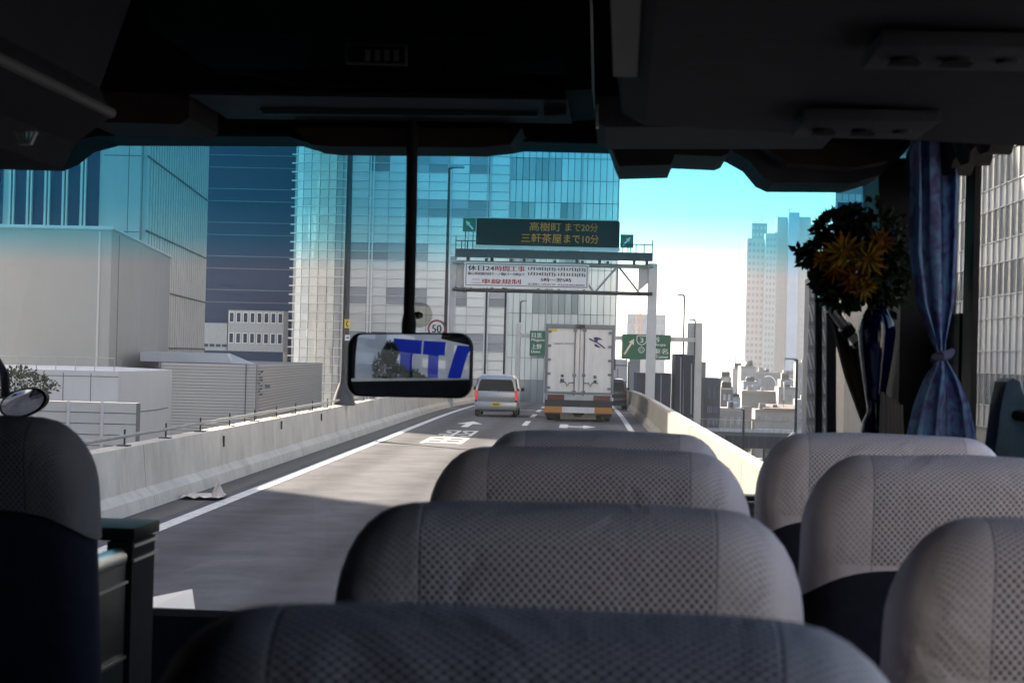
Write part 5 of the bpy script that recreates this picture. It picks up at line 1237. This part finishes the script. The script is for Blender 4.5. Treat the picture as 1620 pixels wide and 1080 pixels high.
cu = root('curtain', 'blue and purple curtain tied back at the right window', 'curtain', PB(1490, 690, 4.05), frame=BF)
def cpx(y, L, Rr):
    for i in range(len(L)-1):
        if L[i][0] <= y <= L[i+1][0]:
            t = (y-L[i][0])/(L[i+1][0]-L[i][0]); return lerp(L[i][1], L[i+1][1], t), lerp(Rr[i][1], Rr[i+1][1], t)
    return L[-1][1], Rr[-1][1]
Ls = [(200,1442),(300,1442),(400,1440),(480,1452),(540,1474),(568,1481),(600,1462),(640,1446),(690,1434),(760,1428)]
Rs = [(200,1524),(300,1522),(400,1519),(480,1514),(540,1500),(568,1501),(600,1522),(640,1538),(690,1548),(760,1554)]
m = MB(BF); rows = []
for k in range(60):
    y = 200 + 560*k/59; l, r_ = cpx(y, Ls, Rs); row = []
    for j in range(64):
        s = j/63; ph = (s + .12*math.sin(s*5+.4))*math.pi*2*3.7 + .35*math.sin(y*.006+s*3)
        dpt = (.026+.014*math.sin(s*9+y*.004))*math.sin(ph + .6*math.sin(y*.011)) * (.35 if 545 < y < 585 else 1)
        sx2 = s + .022*math.sin(ph*2+1.3)
        p = PB(lerp(l, r_, sx2), y, 4.06); p.y += dpt + .05*(s-.5); row.append(p)
    rows.append(row)
m.grid(rows); m.build('drape', cloth('curtain_print', (0.075,0.060,0.165), (0.10,0.20,0.34), 16), cu, True)
m = MB(BF); m.tube([PB(1477,572,4.03), PB(1481,565,3.99), PB(1490,563,3.985), PB(1500,561,4.0), PB(1505,556,4.04)], [.008,.010,.011,.010,.008], 10); m.build('tie_band', cloth('tie_cloth', (0.06,0.055,0.11), (0.08,0.08,0.16)), cu, True)
va = root('valance', 'dark scalloped velvet valance along the top of the right window', 'valance', (BXR-.06, 3.4, ZE+.4), frame=BF)
m = MB(BF); rows = []
nv = 150
for i in range(nv):
    y = 2.2 + 2.35*i/(nv-1); ph = y/.21*math.pi
    row = []
    lobe = abs(math.sin(ph))
    for k in range(10):
        t = k/9; z = ZE+.60 - t*(.09 + .085*lobe**.6)
        x = BXR-.055 - .05*lobe*math.sin(t*2.6)*.9 - .02 + .006*math.sin(y*90)*t
        row.append(Vector((x, y, z)))
    for k in range(9, -1, -1):
        t = k/9; z = ZE+.60 - t*(.09 + .085*lobe**.6)
        row.append(Vector((BXR-.055 + .02*lobe*math.sin(t*2.6), y, z)))
    rows.append(row)
m.grid(rows, closed=True); m.build('scalloped_cloth', mat('brown_velvet', (0.035,0.028,0.028), 0.95, 0.4, 30, bump=0.4), va, True)
# bouquet in a blue glass vase
fl = root('flower_vase', 'artificial yellow flowers in a blue vase by the windscreen pillar', 'flower vase', PB(1390, 660, 4.45), frame=BF)
def fpt(px, py, d=4.45): return PB(px, py, d)
M_['fleaf'] = mat('dark_silk_leaf', (0.008,0.016,0.007), 0.7, 0.4, 30, spec=.15)
M_['petal'] = mat('yellow_silk_petal', (0.17,0.095,0.007), 0.7, 0.7, 60, spec=.1)
M_['petal2'] = mat('orange_silk_petal', (0.12,0.042,0.006), 0.7, 0.5, 60, spec=.1)
c = fpt(1345, 405)
for (px, py, rx, rz, n) in ((1322,360,.045,.032,200),(1348,352,.03,.03,110),(1302,405,.032,.035,150),(1352,415,.085,.085,480),(1314,446,.035,.042,180),(1388,400,.07,.11,280),(1275,403,.014,.012,26),(1268,398,.010,.006,12),(1280,410,.016,.010,26),(1328,470,.04,.025,110),(1400,450,.05,.06,160)):
    leaf_mass('leaves', fpt(px, py), (rx, .05, rz), int(n*1.9), .024, M_['fleaf'], fl, BF, int(px))
def bloom(px, py, rad, mt, d):
    c = fpt(px, py, d); m = MB(BF); rg = random.Random(px)
    for ring, (nn_, ln, el) in enumerate(((14, 1, .15), (11, .8, .5), (8, .55, .9))):
        for i in range(nn_):
            a = 2*math.pi*(i+.5*ring)/nn_+rg.uniform(-.1,.1); dr_ = Vector((math.cos(a)*math.cos(el), -math.sin(el), math.sin(a)*math.cos(el))); sd_ = Vector((-math.sin(a),0,math.cos(a)))
            L = rad*ln*rg.uniform(.85,1.15); p = c + Vector((0,-.004*ring,0))
            m.add([p, p+dr_*L*.6+sd_*L*.11, p+dr_*L+Vector((0,rg.uniform(-.3,.3)*L,0)), p+dr_*L*.6-sd_*L*.11], [(0,1,2),(0,2,3)])
    h_ = m.build('flower_head', mt, fl); m = MB(BF); m.disc(c-Vector((0,.012,0)), (0,1,0), rad*.2, .012, 10); m.build('flower_centre', M_['petal2'], h_, True)
for px, py, rad, mt, d in ((1336,398,.055,'petal',4.36),(1372,410,.05,'petal',4.35),(1350,440,.05,'petal2',4.36),(1322,428,.035,'petal2',4.37),(1366,455,.04,'petal',4.36),(1300,410,.03,'petal',4.38),(1392,385,.04,'petal2',4.38)):
    bloom(px, py, rad, M_[mt], d)
M_['blue_glass'] = mat('cobalt_glass', (0.001,0.0015,0.022), 0.08, 0.05, spec=.5)
ax_ = fpt(1386, 560); prof = [(.012,470),(.022,485),(.040,505),(.046,525),(.040,560),(.028,610),(.018,650),(.03,668),(.034,690)]
m = MB(BF); m.grid([[Vector((ax_.x+r_*math.cos(t), ax_.y+r_*math.sin(t), fpt(1386, py).z)) for t in [2*math.pi*i/24 for i in range(24)]] for r_, py in prof], closed=True)
m.build('vase', M_['blue_glass'], fl, True)
m = MB(BF)
for k in range(6):
    x = 1396+k*6; m.tube([fpt(x, 620+4*k, 4.4), fpt(x+2*math.sin(k), 660, 4.4), fpt(x-3+2*k*.5, 720, 4.4)], [.004,.007,.006], 6)
m.build('ribbon', mat('pale_ribbon', (0.10,0.09,0.09), 0.8), fl, True)

# ------------------------------------------------------------------ what the inside mirror looks out on, left of the road
def MW(a, t, z): 
    """a point t metres from the mirror along the reflected view, swung a radians about it, in the bus frame"""
    b0 = math.atan2(-.836, -.549); return Vector((-.5 + t*math.sin(b0+a), 4.3 + t*math.cos(b0+a), z))
M_['blue_sign'] = mat('blue_letter_panel', (0.004,0.020,0.30), 0.5, 0.06, 0.4, spec=.1)
bs = root('blue_letter_sign', 'big blue T shaped sign panels reflected in the inside mirror', 'sign', MW(0, 36, -11.5), frame=BF)
for a0, hb, hs in ((.005, 2.9, 1.25), (-.145, 2.1, 1.0)):
    c_ = MW(a0, 36, 6.0); u_ = (MW(a0+.01, 36, 0)-MW(a0-.01, 36, 0)).normalized(); n_v = Vector((-u_.y, u_.x, 0))
    m = MB(BF); m.obox(c_, u_*hb, n_v*.3, (0,0,1.05)); m.obox(c_-Vector((0,0,4.3)), u_*hs, n_v*.29, (0,0,3.2)); m.build('letter', M_['blue_sign'], bs)
    m = MB(BF); m.tube([c_-Vector((0,0,7.5)), c_-Vector((0,0,17.5))], .5, 8); m.build('post', M_['steel'], bs)
m = MB(BF); c_ = MW(-.27, 36, 3.0); u_ = (MW(-.26, 36, 0)-MW(-.28, 36, 0)).normalized(); m.obox(c_, u_*1.2, Vector((-u_.y,u_.x,0))*.3, Vector((0,0,3.6))-u_*1.0); m.build('slanted_panel', M_['blue_sign'], bs)
tr_ = root('street_tree', 'dark leafy tree reflected in the inside mirror', 'tree', MW(.1, 31, -11.5), frame=BF)
for k, (a, z, rr2) in enumerate(((.12, 2.4, 2.2), (.05, 1.0, 2.0), (-.03, .4, 1.9), (.10, 4.4, 1.3), (-.09, .2, 1.4))):
    leaf_mass('crown', MW(a, 31, z), (rr2, rr2, rr2*1.0), 1500, .38, M_['leaf'], tr_, BF, 40+k)
m = MB(BF); m.tube([MW(.1, 31, -11.5), MW(.1, 31, -4), MW(.09, 31, 2)], [.28,.2,.06], 8); m.build('trunk', bpy.data.materials['bark'], tr_, True)

# ------------------------------------------------------------------ the hazy winter air
m = MB(); m.box(-3100, 3100, -1600, 4600, -12.5, 100)
hz = m.build('haze', M_['ground']); hz.data.materials.clear(); tag(hz, kind='stuff')
hm = bpy.data.materials.new('haze_air'); hm.use_nodes = True; t = hm.node_tree; t.nodes.remove(t.nodes['Principled BSDF'])
pv = N(t, 'ShaderNodeVolumePrincipled'); pv.inputs['Color'].default_value = (0.90,0.94,1,1); pv.inputs['Density'].default_value = 0.00028; pv.inputs['Anisotropy'].default_value = 0.45
t.links.new(pv.outputs[0], t.nodes['Material Output'].inputs['Volume']); hz.data.materials.append(hm)
